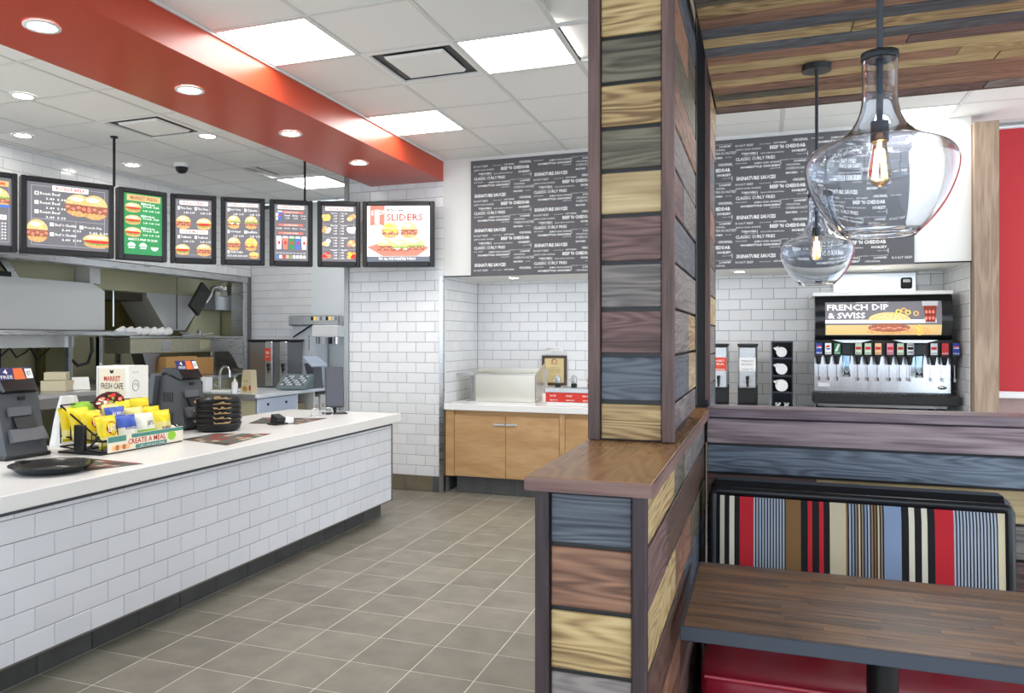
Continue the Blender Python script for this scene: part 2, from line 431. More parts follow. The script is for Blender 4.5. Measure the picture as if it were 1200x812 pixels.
# right of the alcove
MB().box(-1.57, 1.57, -.08, .10, -.08, .08).build('trim_4', W_COL, kind='structure')
o = bpy.data.objects['trim_4']; o.matrix_world = Matrix.Translation((1.585, 7.06, 1.565)) @ Matrix.Rotation(R(-90), 4, 'Y'); MW['trim_4'] = o.matrix_world.copy()
wx = wall('wall_right', [(1.62, 4.2, 7.55, 7.7, 0, 3.2)], mat('mauve_panel', (168, 142, 138), rough=.6, var=.05, vscale=20))
sh = thing('roller_shade', 'red woven roller shade with a white bottom bar beside the oak trim', 'shade', (2.6, 7.5, 1.06))
mb = MB()
mb.grid(lambda u, v: (-.97+1.9*u, .004*math.sin(v*9), 2.12*v), 4, 12)
mb.grid(lambda u, v: (-.97+1.9*(1-u), .006+.004*math.sin(v*9), 2.12*v), 4, 12)
REDF = mat('red_woven_fabric', (194, 58, 64), rough=.85, bump=.3, bscale=220)
mb.build('fabric', REDF, sh)
MB().box(-.975, .935, -.02, .02, -.055, 0, bev=.006).build('bottom_bar', PALE_W, sh)
MB().cyl((-.975, .03, 2.115), (.935, .03, 2.115), .022).build('roller', PALE_W, sh)
MB().box(1.66, 3.6, 7.535, 7.55, .25, .82).build('trim_5', REDF, kind='structure')
MB().box(1.66, 3.6, 7.50, 7.55, .82, .86).build('trim_6', PALE_W, kind='structure')

# kitchen: long tiled wall with its pass-through, end wall
XL = -6.25
wk = wall('wall_left', [(XL-.15, XL-.006, 2.0, 8.75, 2.27, 3.2), (XL-.15, XL-.006, 8.52, 8.75, 0, 2.27)])
tiles(wk, (XL-.006, 2.0, 2.28), (0, 1, 0), (0, 0, 1), (1, 0, 0), 6.65, .92, WHITE_TILE, tw=.2, th=.1, cap=300, phase=.03, seen=lambda a, b, z0, z1: a)
MB().box(XL-.16, XL+.03, 2.0, 8.55, 2.2, 2.27, bev=.005).box(XL-.16, XL+.03, 8.45, 8.53, 0.0, 2.2, bev=.005).build('trim_7', STEEL, kind='structure')
we = wall('wall_kitchen_back', [(-6.4, -3.4, 8.656, 8.8, 0, 3.2)])
tiles(we, (-6.25, 8.656, .9), (1, 0, 0), (0, 0, 1), NF, .93, 2.25, WHITE_TILE, phase=.02)
MB().box(-5.31, -3.9, 8.62, 8.66, .3, 3.19).build('trim_8', mat('pale_blue_panel', (226, 231, 234), rough=.4), kind='structure')
wc = wall('wall_cook_line', [(-7.75, -7.6, 2.0, 9.0, 0, 3.2), (-7.6, -6.4, 8.9, 9.0, 0, 3.2)], STEEL_O)

# red soffit over the counter
so = MB().box(-3.67, -2.89, -.5, 7.05, 3.0, 3.235)
so.build('trim_9', RED, kind='structure')
MB().box(-2.889, -2.875, -.5, 7.05, 3.185, 3.2).build('trim_10', TBAR, kind='structure')

# ------------------------------------------------------------------ lights in the ceiling
def panel_light(x, y, label, group=None, z=3.2):
    t = thing('ceiling_light', label, 'light', (x, y, z), group=group)
    mb = MB()
    for a in (-1, 1):
        mb.box(-.298, .298, a*.298-.016, a*.298+.016, -.006, .02); mb.box(a*.298-.016, a*.298+.016, -.282, .282, -.006, .02)
    mb.build('frame', TBAR, t); MB().box(-.284, .284, -.284, .284, .002, .014).build('diffuser', LAMP, t)
lab = {(-2, 0): 'square white ceiling panel light touching the red soffit nearest the camera', (0, 1): 'square white ceiling panel light beside the air vent, in front of the wood column',
       (-2, 3): 'square white ceiling panel light touching the red soffit near the lettered panel', (4, 2): 'square white ceiling panel light above the plank canopy at its far edge', (4, 5): 'square white ceiling panel light above the oak trim by the red shade'}
for (i, j) in main_lights: panel_light(*cell(i, j), lab[i, j])
panel_light(KX(1), KY(7), 'square white ceiling panel light above the kitchen behind the menu boards')
def vent(x, y, label):
    t = thing('ceiling_vent', label, 'vent', (x, y, 3.2))
    mb = MB()
    for a in (-1, 1):
        mb.box(-.298, .298, a*.283-.018, a*.283+.018, -.004, .012); mb.box(a*.283-.018, a*.283+.018, -.265, .265, -.004, .012)
    mb.build('frame', CEIL, t)
    MB().box(-.27, .27, -.27, .27, .014, .02).build('throat', BLACK, t)
    mb = MB(); z = -.008
    v = [(-.185, -.185, z), (.185, -.185, z), (.185, .185, z), (-.185, .185, z), (-.195, -.195, z+.016), (.195, -.195, z+.016), (.195, .195, z+.016), (-.195, .195, z+.016)]
    mb.add(v, [(0, 3, 2, 1), (4, 5, 6, 7), (0, 1, 5, 4), (1, 2, 6, 5), (2, 3, 7, 6), (3, 0, 4, 7)]).build('plate', CEIL, t)
    MB().box(-.01, .01, -.01, .01, .009, .014).build('hanger', BLACK_M, t)
vent(*cell(-1, 1), 'square ceiling air vent with a floating centre plate between two panel lights')
vent(KX(1), KY(3), 'square ceiling air vent nearest the camera behind the red soffit')
vent(KX(1)+.1, KY(6)-.1, 'square ceiling air vent beside the kitchen panel light behind the red soffit')
def downlight(x, y, z, r, label, group=None):
    t = thing('downlight', label, 'light', (x, y, z), group=group)
    MB().lathe([(r, 0), (r, -.008), (r*.74, -.007), (r*.71, -.003)], n=28).build('trim_ring', TBAR, t)
    MB().lathe([(r*.72, -.0045), (.001, -.0045)], n=28).build('lens', DOWN, t)
    return t
for y, w in ((2.857, 'first'), (3.906, 'second'), (5.0, 'third'), (6.045, 'fourth')):
    downlight(-3.265, y, 2.999, .085, 'round recessed downlight in the red soffit, %s from the camera' % w, 'downlights in the red soffit')
for (x, y), w in {(-4.89, 4.123): 'beside the nearer air vent, farther from the side wall', (-5.85, 4.93): 'beside the nearer air vent, close to the tiled side wall',
                  (-4.40, 5.486): 'near the dark camera dome, beside the red soffit', (-5.836, 6.148): 'above the green menu board, close to the tiled side wall'}.items():
    downlight(x, y, 3.199, .085, 'round kitchen ceiling downlight ' + w, 'downlights in the kitchen ceiling')
for k, x in enumerate((-2.3, -1.3, -.2, .9)):
    downlight(x, 7.45, 2.0845, .06, 'small round downlight in the alcove soffit above the %s' % ('slanted steel holder', 'red sauce station', 'slim tea urns', 'soda fountain')[k], 'downlights under the bulkhead')
t = thing('dome_camera', 'small white ceiling camera with a black dome behind the menu boards', 'camera', (-5.352, 6.288, 3.2))
MB().cyl((0, 0, -.035), (0, 0, 0), .075, n=24).build('base', PALE_W, t)
MB().lathe([(.062, -.035), (.055, -.065), (.035, -.09), (.001, -.098)], n=20).build('dome', BLACK, t)

# ================================================================== wood column, half wall, canopy
def plank(parent, c, u, v, n, length, h, m, t=.018, name='plank', bev=.0025):
    mb = MB().box(-length/2, length/2, -h/2, h/2, -t, random.uniform(-.001, .0025), bev=bev)
    o = bpy.data.objects.new(name, mb.mesh(name)); o.data.materials.append(m)
    return link(o, parent, wm(parent).inverted() @ frame(Vector(c), Vector(u), Vector(v), Vector(n)))
X, Z, Y = (1, 0, 0), (0, 0, 1), (0, 1, 0)
# --- column
cx0, cx1, cy0, cy1 = -.476, -.233, 2.265, 3.06
ct = thing('plank_column', 'tall square column clad in mixed barn boards standing on the half wall cap', 'column', ((cx0+cx1)/2, cy0, 1.199))
MB().box(cx0+.024, cx1-.022, cy0+.022, cy1-.01, 1.199, 3.16).build('core', BLACK, ct, world=True)
def post(parent, x, y, z0, z1, w, d, name='corner_post', m=None):
    mb = MB().box(-(z1-z0)/2, (z1-z0)/2, -w/2, w/2, -d/2, d/2, bev=.003)
    o = bpy.data.objects.new(name, mb.mesh(name)); o.data.materials.append(m or POSTW)
    return link(o, parent, wm(parent).inverted() @ frame(Vector((x, y, (z0+z1)/2)), (0, 0, 1), (1, 0, 0), (0, 1, 0)))
post(ct, cx0+.017, cy0+.012, 1.199, 3.16, .034, .03); post(ct, cx1-.017, cy0+.012, 1.199, 3.16, .034, .03)
post(ct, cx1-.006, cy1-.012, 1.24, 3.16, .014, .024, m=BLACK_M)
zs = [1.199, 1.311, 1.447, 1.578, 1.711, 1.847, 1.976, 2.099, 2.228, 2.36, 2.495, 2.63, 2.77, 2.90, 3.03, 3.16]
ms = [W_TAN, W_BLUE, W_PURP, W_GREY, W_PURP, W_PALE, W_OLIVE, W_TAN, W_OLIVE, W_TAN, W_PURP, W_BLUE, W_TAN, W_OLIVE, W_RUST]
for a, b, m in zip(zs, zs[1:], ms):
    plank(ct, ((cx0+cx1)/2, cy0+.012, (a+b)/2-.002), X, Z, NF, cx1-cx0-.072, b-a-.012, m)
ms = [W_GREY, W_BLUE, W_GREY, W_GREY, W_BLUE, W_PURP, W_GREY, W_RUST, W_OLIVE, W_RUST, W_BLUE, W_TAN, W_OLIVE, W_RUST, W_OLIVE]
for k, (a, b, m) in enumerate(zip(zs, zs[1:], ms)):
    a += .03 if k == 0 else 0
    cut = random.choice((0, 0, .35, .6)); y0, y1 = cy0+.034, cy1-.026
    for p, q, mm in ([(y0, y1, m)] if not cut else [(y0, y0+(y1-y0)*cut, m), (y0+(y1-y0)*cut, y1, random.choice(WOODS))]):
        plank(ct, (cx1-.003, (p+q)/2, (a+b)/2-.002), Y, Z, X, q-p-.003, b-a-.008, mm)
# --- half wall the column stands on
hx0, hx1, hy0, hy1 = -.463, -.2255, 1.652, 3.42
ht = thing('half_wall', 'low partition of mixed barn boards with an oiled oak cap, under the column', 'partition', ((hx0+hx1)/2, hy0, 0))
MB().box(hx0+.02, hx1-.02, hy0+.02, hy1-.02, 0, 1.165).build('core', BLACK, ht, world=True)
DP = wood('espresso_post', (70, 54, 58), (38, 28, 32), rough=.45, along=2, across=14, ring=2, contrast=.7)
post(ht, hx0+.015, hy0+.012, 0, 1.167, .03, .03, m=DP); post(ht, hx1-.015, hy0+.012, 0, 1.167, .03, .03, m=DP)
mb = MB().box(-.93, .93, -.135, .135, -.0165, .0145, bev=.003)
o = bpy.data.objects.new('cap', mb.mesh('cap')); o.data.materials.append(CAPW)
link(o, ht, wm(ht).inverted() @ frame(Vector((-.346, 1.632+.93, 1.183)), Y, (-1, 0, 0), Z))
CE = wood('plum_cap_edge', (134, 104, 96), (92, 66, 62), rough=.45, along=1.5, across=12, ring=3, contrast=.8)
mb = MB().box(-.1345, .1345, -.0155, .0135, -.001, .002)
o = bpy.data.objects.new('cap_edge', mb.mesh('cap_edge')); o.data.materials.append(CE)
link(o, ht, wm(ht).inverted() @ frame(Vector((-.346, 1.6315, 1.183)), X, Z, NF))
mb = MB().box(-.9295, .9295, -.0155, .0135, -.001, .002)
o = bpy.data.objects.new('cap_edge', mb.mesh('cap_edge')); o.data.materials.append(CE)
link(o, ht, wm(ht).inverted() @ frame(Vector((-.2105, 1.632+.93, 1.183)), Y, Z, X))
zs2 = [1.165, 1.049, .911, .777, .64, .50, .365, .23, .10, 0.0]
for k, (b, a, m) in enumerate(zip(zs2, zs2[1:], [W_BLUE, W_RUST, W_TAN, W_GREY, W_PURP, W_OLIVE, W_TAN, W_BLUE, W_DARK])):
    plank(ht, ((hx0+hx1)/2, hy0+.014, (a+b)/2), X, Z, NF, hx1-hx0-.064, b-a-.01, m)
rows = [[(.32, W_TAN), (.5, W_OLIVE), (1, W_GREY)], [(.2, W_PURP), (.55, W_DARK), (1, W_DARK)], [(.34, W_TAN), (.62, W_RUST), (1, W_OLIVE)], [(.5, W_DARK), (1, W_BLUE)],
        [(.4, W_RUST), (1, W_DARK)], [(.6, W_PURP), (1, W_GREY)], [(.5, W_DARK), (1, W_OLIVE)], [(.3, W_BLUE), (1, W_PURP)], [(1, W_DARK)]]
for (b, a), rw in zip(zip(zs2, zs2[1:]), rows):
    p = 0; y0, y1 = hy0+.03, hy1-.02
    for q, m in rw:
        ya, yb = y0+(y1-y0)*p, y0+(y1-y0)*q; p = q
        plank(ht, (hx1-.003, (ya+yb)/2, (a+b)/2), Y, Z, X, yb-ya-.003, b-a-.008, m)
    plank(ht, (hx0+.003, (y0+y1)/2, (a+b)/2), (0, -1, 0), Z, (-1, 0, 0), y1-y0, b-a-.008, random.choice(WOODS))
# --- low wall behind the bench
bx0, bx1, by = -.224, 1.75, 3.42
bt = thing('bench_wall', 'low barn board wall with a flat ledge behind the striped bench', 'partition', ((bx0+bx1)/2, by, 0))
MB().box(bx0+.004, bx1, by+.02, by+.13, 0, 1.165).build('core', BLACK, bt, world=True)
mb = MB().box(-1.0, 1.0, -.10, .10, -.018, .018, bev=.003)
o = bpy.data.objects.new('ledge', mb.mesh('ledge')); o.data.materials.append(wood('plum_sheen_ledge', (150, 134, 142), (98, 82, 92), rough=.4, along=1.4, across=12, ring=3))  # ledge colour includes the bluish sheen of the windows
link(o, bt, wm(bt).inverted() @ frame(Vector((bx0+1.004, by+.075, 1.186)), X, Y, Z))
zr = [1.166, 1.055, .935, .805, .675, .545, .41, .275, .14, 0]
PLUM = wood('plum_sheen_board', (176, 158, 162), (104, 86, 92), rough=.36, ring=5, streak=(152, 132, 138))  # base colour raised so the boards carry the window sheen
SLATE = wood('slate_sheen_board', (118, 130, 146), (58, 66, 80), rough=.36)  # lighter copy of the blue board, window sheen in its colour
rows = [[(1, PLUM)], [(.605, SLATE), (1, PLUM)], [(.21, W_PURP), (.62, W_PALE), (1, W_RUST)], [(.4, W_DARK), (1, W_GREY)], [(.3, W_OLIVE), (1, W_PURP)], [(1, W_DARK)], [(1, W_BLUE)], [(1, W_PURP)], [(1, W_DARK)]]
for (b, a), rw in zip(zip(zr, zr[1:]), rows):
    p = 0
    for q, m in rw:
        xa, xb = bx0+.004+(bx1-bx0)*p, bx0+.004+(bx1-bx0)*q; p = q
        plank(bt, ((xa+xb)/2, by, (a+b)/2), X, Z, NF, xb-xa-.002, b-a-.010, m)
for (b, a) in zip(zr, zr[1:]):
    plank(bt, ((bx0+bx1)/2, by+.15, (a+b)/2), (-1, 0, 0), Z, Y, bx1-bx0, b-a-.01, random.choice(WOODS))
# --- narrow second column at the far end
nt = thing('plank_post', 'narrow barn board post between the big column and the lettered panel', 'column', (-.33, 3.6, 0))
MB().box(-.42, -.237, 3.60, 3.98, 0, 3.16).build('core', BLACK, nt, world=True)
post(nt, -.2275, 3.598, 1.22, 3.16, .022, .03, m=POSTW); post(nt, -.2275, 3.985, 0, 3.16, .022, .022, m=BLACK_M)
zz = [1.03, 1.16, 1.29, 1.42, 1.55, 1.68, 1.81, 1.94, 2.07, 2.2, 2.33, 2.46, 2.6, 2.74, 2.88, 3.02, 3.16]
for k, (a, b) in enumerate(zip(zz, zz[1:])):
    plank(nt, (-.2185, 3.79, (a+b)/2), Y, Z, X, .35, b-a-.006, [W_GREY, W_BLUE, W_GREY, W_GREY, W_PALE, W_GREY, W_OLIVE, W_RUST, W_GREY, W_BLUE, W_RUST, W_TAN][k % 12])
# --- plank canopy over the booth
kt = thing('plank_canopy', 'dropped ceiling canopy of mixed boards over the booth table', 'canopy', (1.0, 2.6, 2.575))
MB().box(-.216, 2.3, 1.2, 4.0, 2.6, 2.66).build('core', BLACK, kt, world=True)
cm = [W_PURP, W_TAN, W_OLIVE, W_RUST, W_TAN, W_RUST, W_TAN, W_RUST, W_BLUE, W_TAN, W_BLUE, W_RUST, W_TAN, W_OLIVE, W_RUST, W_OLIVE, W_DARK, W_BLUE, W_TAN, W_PURP, W_OLIVE, W_RUST, W_BLUE, W_TAN, W_DARK, W_OLIVE, W_RUST, W_TAN]
alt = [W_RUST, W_OLIVE, W_GREY, W_BLUE, W_OLIVE, W_TAN, W_OLIVE, W_RUST, W_TAN, W_PURP, W_OLIVE, W_BLUE, W_RUST, W_TAN]
cut = [1.1, .75, .42, 1.5, 1.05, .9, 1.6, .7, 1.3, .5, 1.45, .8, 1.15, .6]
for k in range(28):
    yb = 4.0-.1*k; c = cut[k % 14]
    for xa, xb, m in ((-.21, -.21+c, cm[k]), (-.21+c, 2.3, alt[(k*5+2) % 14])):
        plank(kt, ((xa+xb)/2, yb-.05, 2.578), X, (0, -1, 0), (0, 0, -1), xb-xa-.002, .094, m, t=.02)
MB().box(-.216, 2.3, 3.999, 4.018, 2.576, 2.68, bev=.003).build('edge_board', W_DARK, kt, world=True)
for x, y in ((1.9, 1.5), (1.9, 3.8), (.3, 3.8)): MB().cyl((x, y, 2.66), (x, y, 3.195), .01).build('hanger', BLACK_M, kt, world=True)

# ================================================================== booth
VINYL = mat('oxblood_vinyl', (158, 26, 50), rough=.40, var=.06, vscale=5)
BVINYL = mat('black_vinyl', (20, 24, 30), rough=.3)
bn = thing('booth_bench', 'booth bench with striped fabric back, black edging and red vinyl seat', 'bench', (.3, 3.0, 0))
sx0, sx1 = -.185, .83
mb = MB().box(sx0+.01, sx1-.02, 2.75, 3.2, 0, .10)
mb.build('plinth', BLACK, bn, world=True)
MB().box(sx0, sx1-.01, 2.62, 3.22, .10, .33, bev=.012).build('base', VINYL, bn, world=True)
def cushion(u, v):  # rounded roll front, flat top, closed underneath
    a = v*2*math.pi
    cy, cz, hy, hz = 2.86, .385, .285, .07
    ca, sa = math.cos(a), math.sin(a)
    p = 0.45
    yy = cy-hy*math.copysign(abs(ca)**p, ca); zz = cz+hz*math.copysign(abs(sa)**p, sa)
    e = min(u, 1-u); k = 1 if e > .02 else .90+.1*(e/.02)
    return (sx0+(sx1-.01-sx0)*u, cy+(yy-cy)*k, cz+(zz-cz)*k)
us = [0, .01, .02, .1, .3, .5, .7, .9, .98, .99, 1]
vs = [cushion(u, j/36) for j in range(36) for u in us]; nu = len(us)
fs = [(j*nu+i, j*nu+i+1, ((j+1) % 36)*nu+i+1, ((j+1) % 36)*nu+i) for j in range(36) for i in range(nu-1)]
fs += [tuple(j*nu for j in range(36)), tuple(j*nu+nu-1 for j in range(36))[::-1]]
MB().add(vs, fs, smooth=True).build('seat_cushion', VINYL, bn, world=True)
MB().tube([(sx0+.012, 2.583, .432), (sx1-.022, 2.583, .432)], .0045).build('seat_piping', mat('highlight_red_piping', (214, 92, 104), rough=.4), bn, world=True)  # piping colour lightened to carry its highlight
# back: black shell, padded black border, striped fabric
mb = MB()
mb.box(sx0-.002, .783, 3.13, 3.235, .42, .955, bev=.02)
mb.build('back_shell', BVINYL, bn, world=True)
bx = lambda z: 3.118-.03*((.95-z)/.5)
mb = MB()
pts = [(sx0+.008, bx(.46), .46), (sx0+.008, bx(.915), .912), (.772, bx(.915), .912), (.772, bx(.46), .46)]
mb.tube([(sx0+.008, bx(.46), .46), (sx0+.008, bx(.7), .7), (sx0+.008, bx(.9), .905), (sx0+.012, bx(.915), .917), (sx0+.025, bx(.92), .92), (.3, bx(.92), .92), (.755, bx(.92), .92), (.768, bx(.915), .917), (.772, bx(.9), .905), (.772, bx(.7), .7), (.772, bx(.46), .46)], .017, n=10)
mb.build('back_border', BVINYL, bn, world=True)
S_K = mat('stripe_black', (18, 19, 22), rough=.85); S_W = mat('stripe_cream', (220, 214, 196), rough=.85); S_R = mat('stripe_red', (190, 30, 44), rough=.8)
S_B = mat('stripe_blue', (132, 152, 184), rough=.85); S_G = mat('stripe_silver', (168, 178, 194), rough=.85); S_N = mat('stripe_brown', (128, 96, 58), rough=.85); S_E = mat('stripe_beige', (200, 188, 160), rough=.85)
S_T = mat('stripe_taupe', (140, 118, 98), rough=.85)
st = [(836, S_K), (842, S_W), (848, S_K), (854.5, S_W), (861, S_K), (868, S_R)]
p = 886
for k in range(11): st += [(p, S_G), (p+2.1, S_K)]; p += 3.73
st += [(927, S_N), (946, S_K), (954.5, S_R), (960, S_K), (968.5, S_R), (974, S_K), (981.5, S_E)]
p = 1001
for k in range(12): st += [(p, [S_N, S_G, S_B, S_T, S_E, S_T, S_B, S_G, S_T, S_N, S_E, S_T][k]), (p+2.1, S_K)]; p += 3.75
st += [(1046, S_B), (1066, S_K), (1074.5, S_W), (1081, S_K), (1089, S_W), (1095.5, S_K), (1104, S_R)]
p = 1125
for k in range(13): st += [(p, S_G), (p+2.1, S_K)]; p += 3.69
st += [(1173, S_E)]
mb = MB()
ex = [(-.168+(p-836)*.924/345, m) for p, m in st]+[(.757, None)]
def pad(x, v):
    u = (x+.168)/.925; e = min(u, 1-u); bul = .012*min(1, e/.03)*min(1, (1-v)/.08+.15)
    z = .46+.445*v
    return (x, bx(z)-.010-bul, z)
for (x0, m), (x1, _) in zip(ex, ex[1:]):
    mb.use(m); n = 1 if x1-x0 < .02 else 3
    mb.grid(lambda u, v: pad(x0+(x1-x0)*u, v), n, 10)
mb.build('striped_pad', None, bn, world=True)

# table: butcher-block top inside a dark edge band
STV = [wood('walnut_stave_%s' % n, l, d, rough=.36, along=5, across=30, ring=2, contrast=.8, spec=.4) for n, l, d in
       (('mid', (134, 100, 72), (82, 58, 42)), ('dark', (110, 80, 60), (66, 48, 36)), ('warm', (150, 110, 76), (98, 68, 44)), ('grey', (126, 100, 80), (80, 62, 50)))]
tb = thing('booth_table', 'rectangular butcher-block table with a dark edge band in front of the striped bench', 'table', (.3, 2.42, 0))
tx0, tx1, ty0, ty1 = -.203, 1.02, 2.105, 2.735
EDGE = mat('slate_edge_band', (62, 68, 80), rough=.4)
mb = MB().box(tx0+.01, tx1-.01, ty0+.01, ty1-.01, .718, .744)
mb.build('core', EDGE, tb, world=True)
mb = MB()
for y in (ty0, ty1-.008): mb.box(tx0, tx1, y, y+.008, .712, .7495, bev=.002)
for x in (tx0, tx1-.008): mb.box(x, x+.008, ty0+.008, ty1-.008, .712, .7495, bev=.002)
mb.build('edge_band', EDGE, tb, world=True)
nrow = 22; rh = (ty1-ty0-.016)/nrow
for r in range(nrow):
    x = tx0+.008; y = ty0+.008+rh*(r+.5)
    while x < tx1-.01:
        l = min(random.uniform(.22, .5), tx1-.008-x)
        if tx1-.008-x-l < .1: l = tx1-.008-x
        mb = MB().box(-l/2+.0004, l/2-.0004, -rh/2+.0004, rh/2-.0004, -.004, random.uniform(.0042, .0048))
        o = bpy.data.objects.new('stave', mb.mesh('stave')); o.data.materials.append(random.choice(STV))
        link(o, tb, wm(tb).inverted() @ Matrix.Translation((x+l/2, y, .7455))); x += l
MB().cyl((.305, 2.42, .03), (.305, 2.42, .7), .04, n=24).build('column', BLACK_M, tb, world=True)
MB().box(.1, .5, 2.22, 2.62, .695, .718).build('spider_plate', BLACK_M, tb, world=True)
MB().lathe([(.001, .045), (.06, .04), (.24, .012), (.24, 0), (.001, 0)], c=(.305, 2.42, 0), n=32).build('foot_plate', BLACK_M, tb, world=True)

# ================================================================== glass pendants
GLS = glass('clear_glass'); AMBER = mat('amber_filament_glow', (255, 190, 110), emit=BULB_E)
GUN = mat('gunmetal', (70, 74, 80), rough=.35, metal=.8)
BULBG = glass('bulb_glass', (255, 246, 230), ior=1.12)
prof = [(.020, .352), (.031, .350), (.0325, .340), (.0318, .30), (.032, .275), (.034, .255), (.040, .235), (.051, .215), (.066, .200), (.088, .188), (.110, .179), (.126, .168), (.1345, .154), (.137, .140), (.135, .120), (.128, .096), (.116, .068), (.100, .042), (.084, .022), (.068, .006), (.064, .001)]
def dense(p, k=3):
    out = []
    for i in range(len(p)-1):
        a, b, c, d = p[max(i-1, 0)], p[i], p[i+1], p[min(i+2, len(p)-1)]
        for s in range(k):
            t = s/k
            out.append(tuple(.5*((2*b[q])+(-a[q]+c[q])*t+(2*a[q]-5*b[q]+4*c[q]-d[q])*t*t+(-a[q]+3*b[q]-3*c[q]+d[q])*t**3) for q in (0, 1)))
    return out+[p[-1]]
def pendant(x, y, zb, label):
    t = thing('glass_pendant', label, 'pendant lamp', (x, y, zb), group='clear glass pendants under the canopy')
    top = 2.5745-zb
    MB().cyl((0, 0, top-.022), (0, 0, top), .055, n=28).build('ceiling_plate', GUN, t)
    MB().cyl((0, 0, .225), (0, 0, top-.02), .0062, n=12).build('rod', GUN, t)
    MB().lathe([(.034, .350), (.034, .362), (.012, .368), (.0062, .372)], n=24).cyl((0, 0, .349), (0, 0, .352), .034, n=24).build('cap', GUN, t)
    MB().cyl((0, 0, .186), (0, 0, .226), .0165, n=20).build('socket', GUN, t)
    d = dense(prof); th = .0028
    inner = [(max(r-th, .004), z+(.0 if 3 < i < len(d)-4 else (-.002 if i <= 3 else .0015))) for i, (r, z) in enumerate(d)]
    ring = d+inner[::-1]; n = 56; k = len(ring); vs = []
    for r, z in ring:
        for i in range(n):
            a = 2*math.pi*i/n; vs.append((r*math.cos(a), r*math.sin(a), z))
    fs = [(j*n+i, ((j+1) % k)*n+i, ((j+1) % k)*n+(i+1) % n, j*n+(i+1) % n) for j in range(k) for i in range(n)]
    MB().add(vs, fs, smooth=True).build('glass_shade', GLS, t)
    b = MB().lathe(dense([(.001, .100), (.008, .101), (.017, .108), (.021, .120), (.0205, .134), (.017, .155), (.0135, .172), (.0125, .187)]), n=24).build('bulb', BULBG, t)
    f = MB()
    for q in range(6):
        a = q*math.pi/3; f.tube([(.006*math.cos(a), .006*math.sin(a), .172), (.011*math.cos(a), .011*math.sin(a), .115)], .0016, n=5)
    f.cyl((0, 0, .150), (0, 0, .186), .003, n=8)
    f.build('filament', AMBER, b)
pendant(.215, 1.745, 1.694, 'large clear glass pendant with a glowing bulb, hanging nearest the camera')
pendant(.198, 3.425, 1.703, 'clear glass pendant hanging farther back, in front of the lettered panel')

# ================================================================== service counter
sc = thing('service_counter', 'long order counter faced in white brick-bond tiles with a charcoal base', 'counter', (-3.3, 4.0, 0))
MB().box(-3.9, -2.908, 1.0, 5.94, .146, .785).box(-3.88, -3.018, 1.0, 5.93, 0, .146).build('carcass', GROUT_D, sc, world=True)
tiles(sc, (-2.908, 1.3, .146), Y, Z, X, 4.64, .62, COUNTER_TILE, phase=.094, cap=300)
MB().box(-2.915, -2.896, 5.94, 5.952, .14, .782).build('corner_trim', STEEL_D, sc, world=True)
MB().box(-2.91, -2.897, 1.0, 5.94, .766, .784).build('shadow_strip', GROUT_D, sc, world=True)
B2 = MB().box(-.1505, .1505, -.0705, .0705, -.004, .006, bev=.002).mesh('base_tile'); B2.materials.append(BASE_TILE)
for k in range(-5, 10):
    y = 2.9251+.305*(k+.5)-.05+.04
    if y < 5.85: place('base_tile', B2, sc, wm(sc).inverted() @ frame(Vector((-3.018, y, .072)), Vector(Y), Vector(Z), Vector(X)))
MB().box(-3.018, -2.905, 1.0, 5.945, .138, .146).build('toe_soffit', STEEL_D, sc, world=True)
ws = thing('counter_worktop', 'white solid-surface worktop of the long tiled order counter', 'worktop', (-3.4, 4, .785))
MB().box(-3.95, -2.86, 1.0, 6.04, .787, .858, bev=.004).build('slab', SOLID, ws, world=True)
# ================================================================== beverage alcove cabinets
def cabinet(x0, x1, label):
    t = thing('base_cabinet', label, 'cabinet', ((x0+x1)/2, 7.07, 0), group='oak base cabinets in the alcove')
    MB().box(x0, x1, 7.09, 7.95, .165, .80).build('body', OAK, t, world=True)
    MB().box(x0, x1, 7.14, 7.9, 0, .165).build('plinth', BASE_TILE, t, world=True)
    q = (x1-x0)/3.5
    for k in range(4): MB().box(x0+q*k+.002, min(x0+q*(k+1), x1)-.002, 7.132, 7.14, .003, .16, bev=.002).build('base_tile', BASE_TILE, t, world=True)
    n = 2; w = (x1-x0)/n
    for k in range(n):
        a, b = x0+w*k+.002, x0+w*(k+1)-.002
        mb = MB().box(-(b-a)/2, (b-a)/2, -.01, .01, -.292, .292, bev=.002)
        d = mb.build('door', OAK, t); d.matrix_local = wm(t).inverted() @ Matrix.Translation(((a+b)/2, 7.077, .462)); MW[d.name] = wm(t) @ d.matrix_local
        s = 1 if k == 0 else -1; hx = s*((b-a)/2-.058)
        h = MB().box(hx-.056, hx+.056, -.03, -.022, .205, .227, bev=.003)
        for e in (-.045, .045): h.box(hx+e-.006, hx+e+.006, -.024, -.008, .208, .224)
        h.build('handle', CHROME, d)
    return t
MB().box(-2.875, -2.785, 7.07, 7.95, .165, .80).build('filler_panel', OAK)
o = bpy.data.objects['filler_panel']; tag(o, 'narrow oak filler strip between the steel corner and the first cabinet', 'panel')
cabinet(-2.783, -1.752, 'oak two-door base cabinet under the steel bin in the alcove')
MB().box(-1.75, -1.70, 7.07, 7.95, .165, .80).build('filler_panel', OAK)
tag(bpy.data.objects['filler_panel.001'], 'narrow oak filler strip between the two base cabinets', 'panel')
cabinet(-1.698, -.70, 'oak two-door base cabinet partly hidden by the wood column')
cabinet(-.698, .40, 'oak two-door base cabinet under the drink dispensers')
cabinet(.402, 1.49, 'oak two-door base cabinet under the soda fountain')
ba = thing('alcove_worktop', 'white worktop along the beverage alcove over the oak cabinets', 'worktop', (-.7, 7.5, .8))
MB().box(-2.878, 1.492, 7.03, 7.995, .802, .862, bev=.004).build('slab', SOLID, ba, world=True)
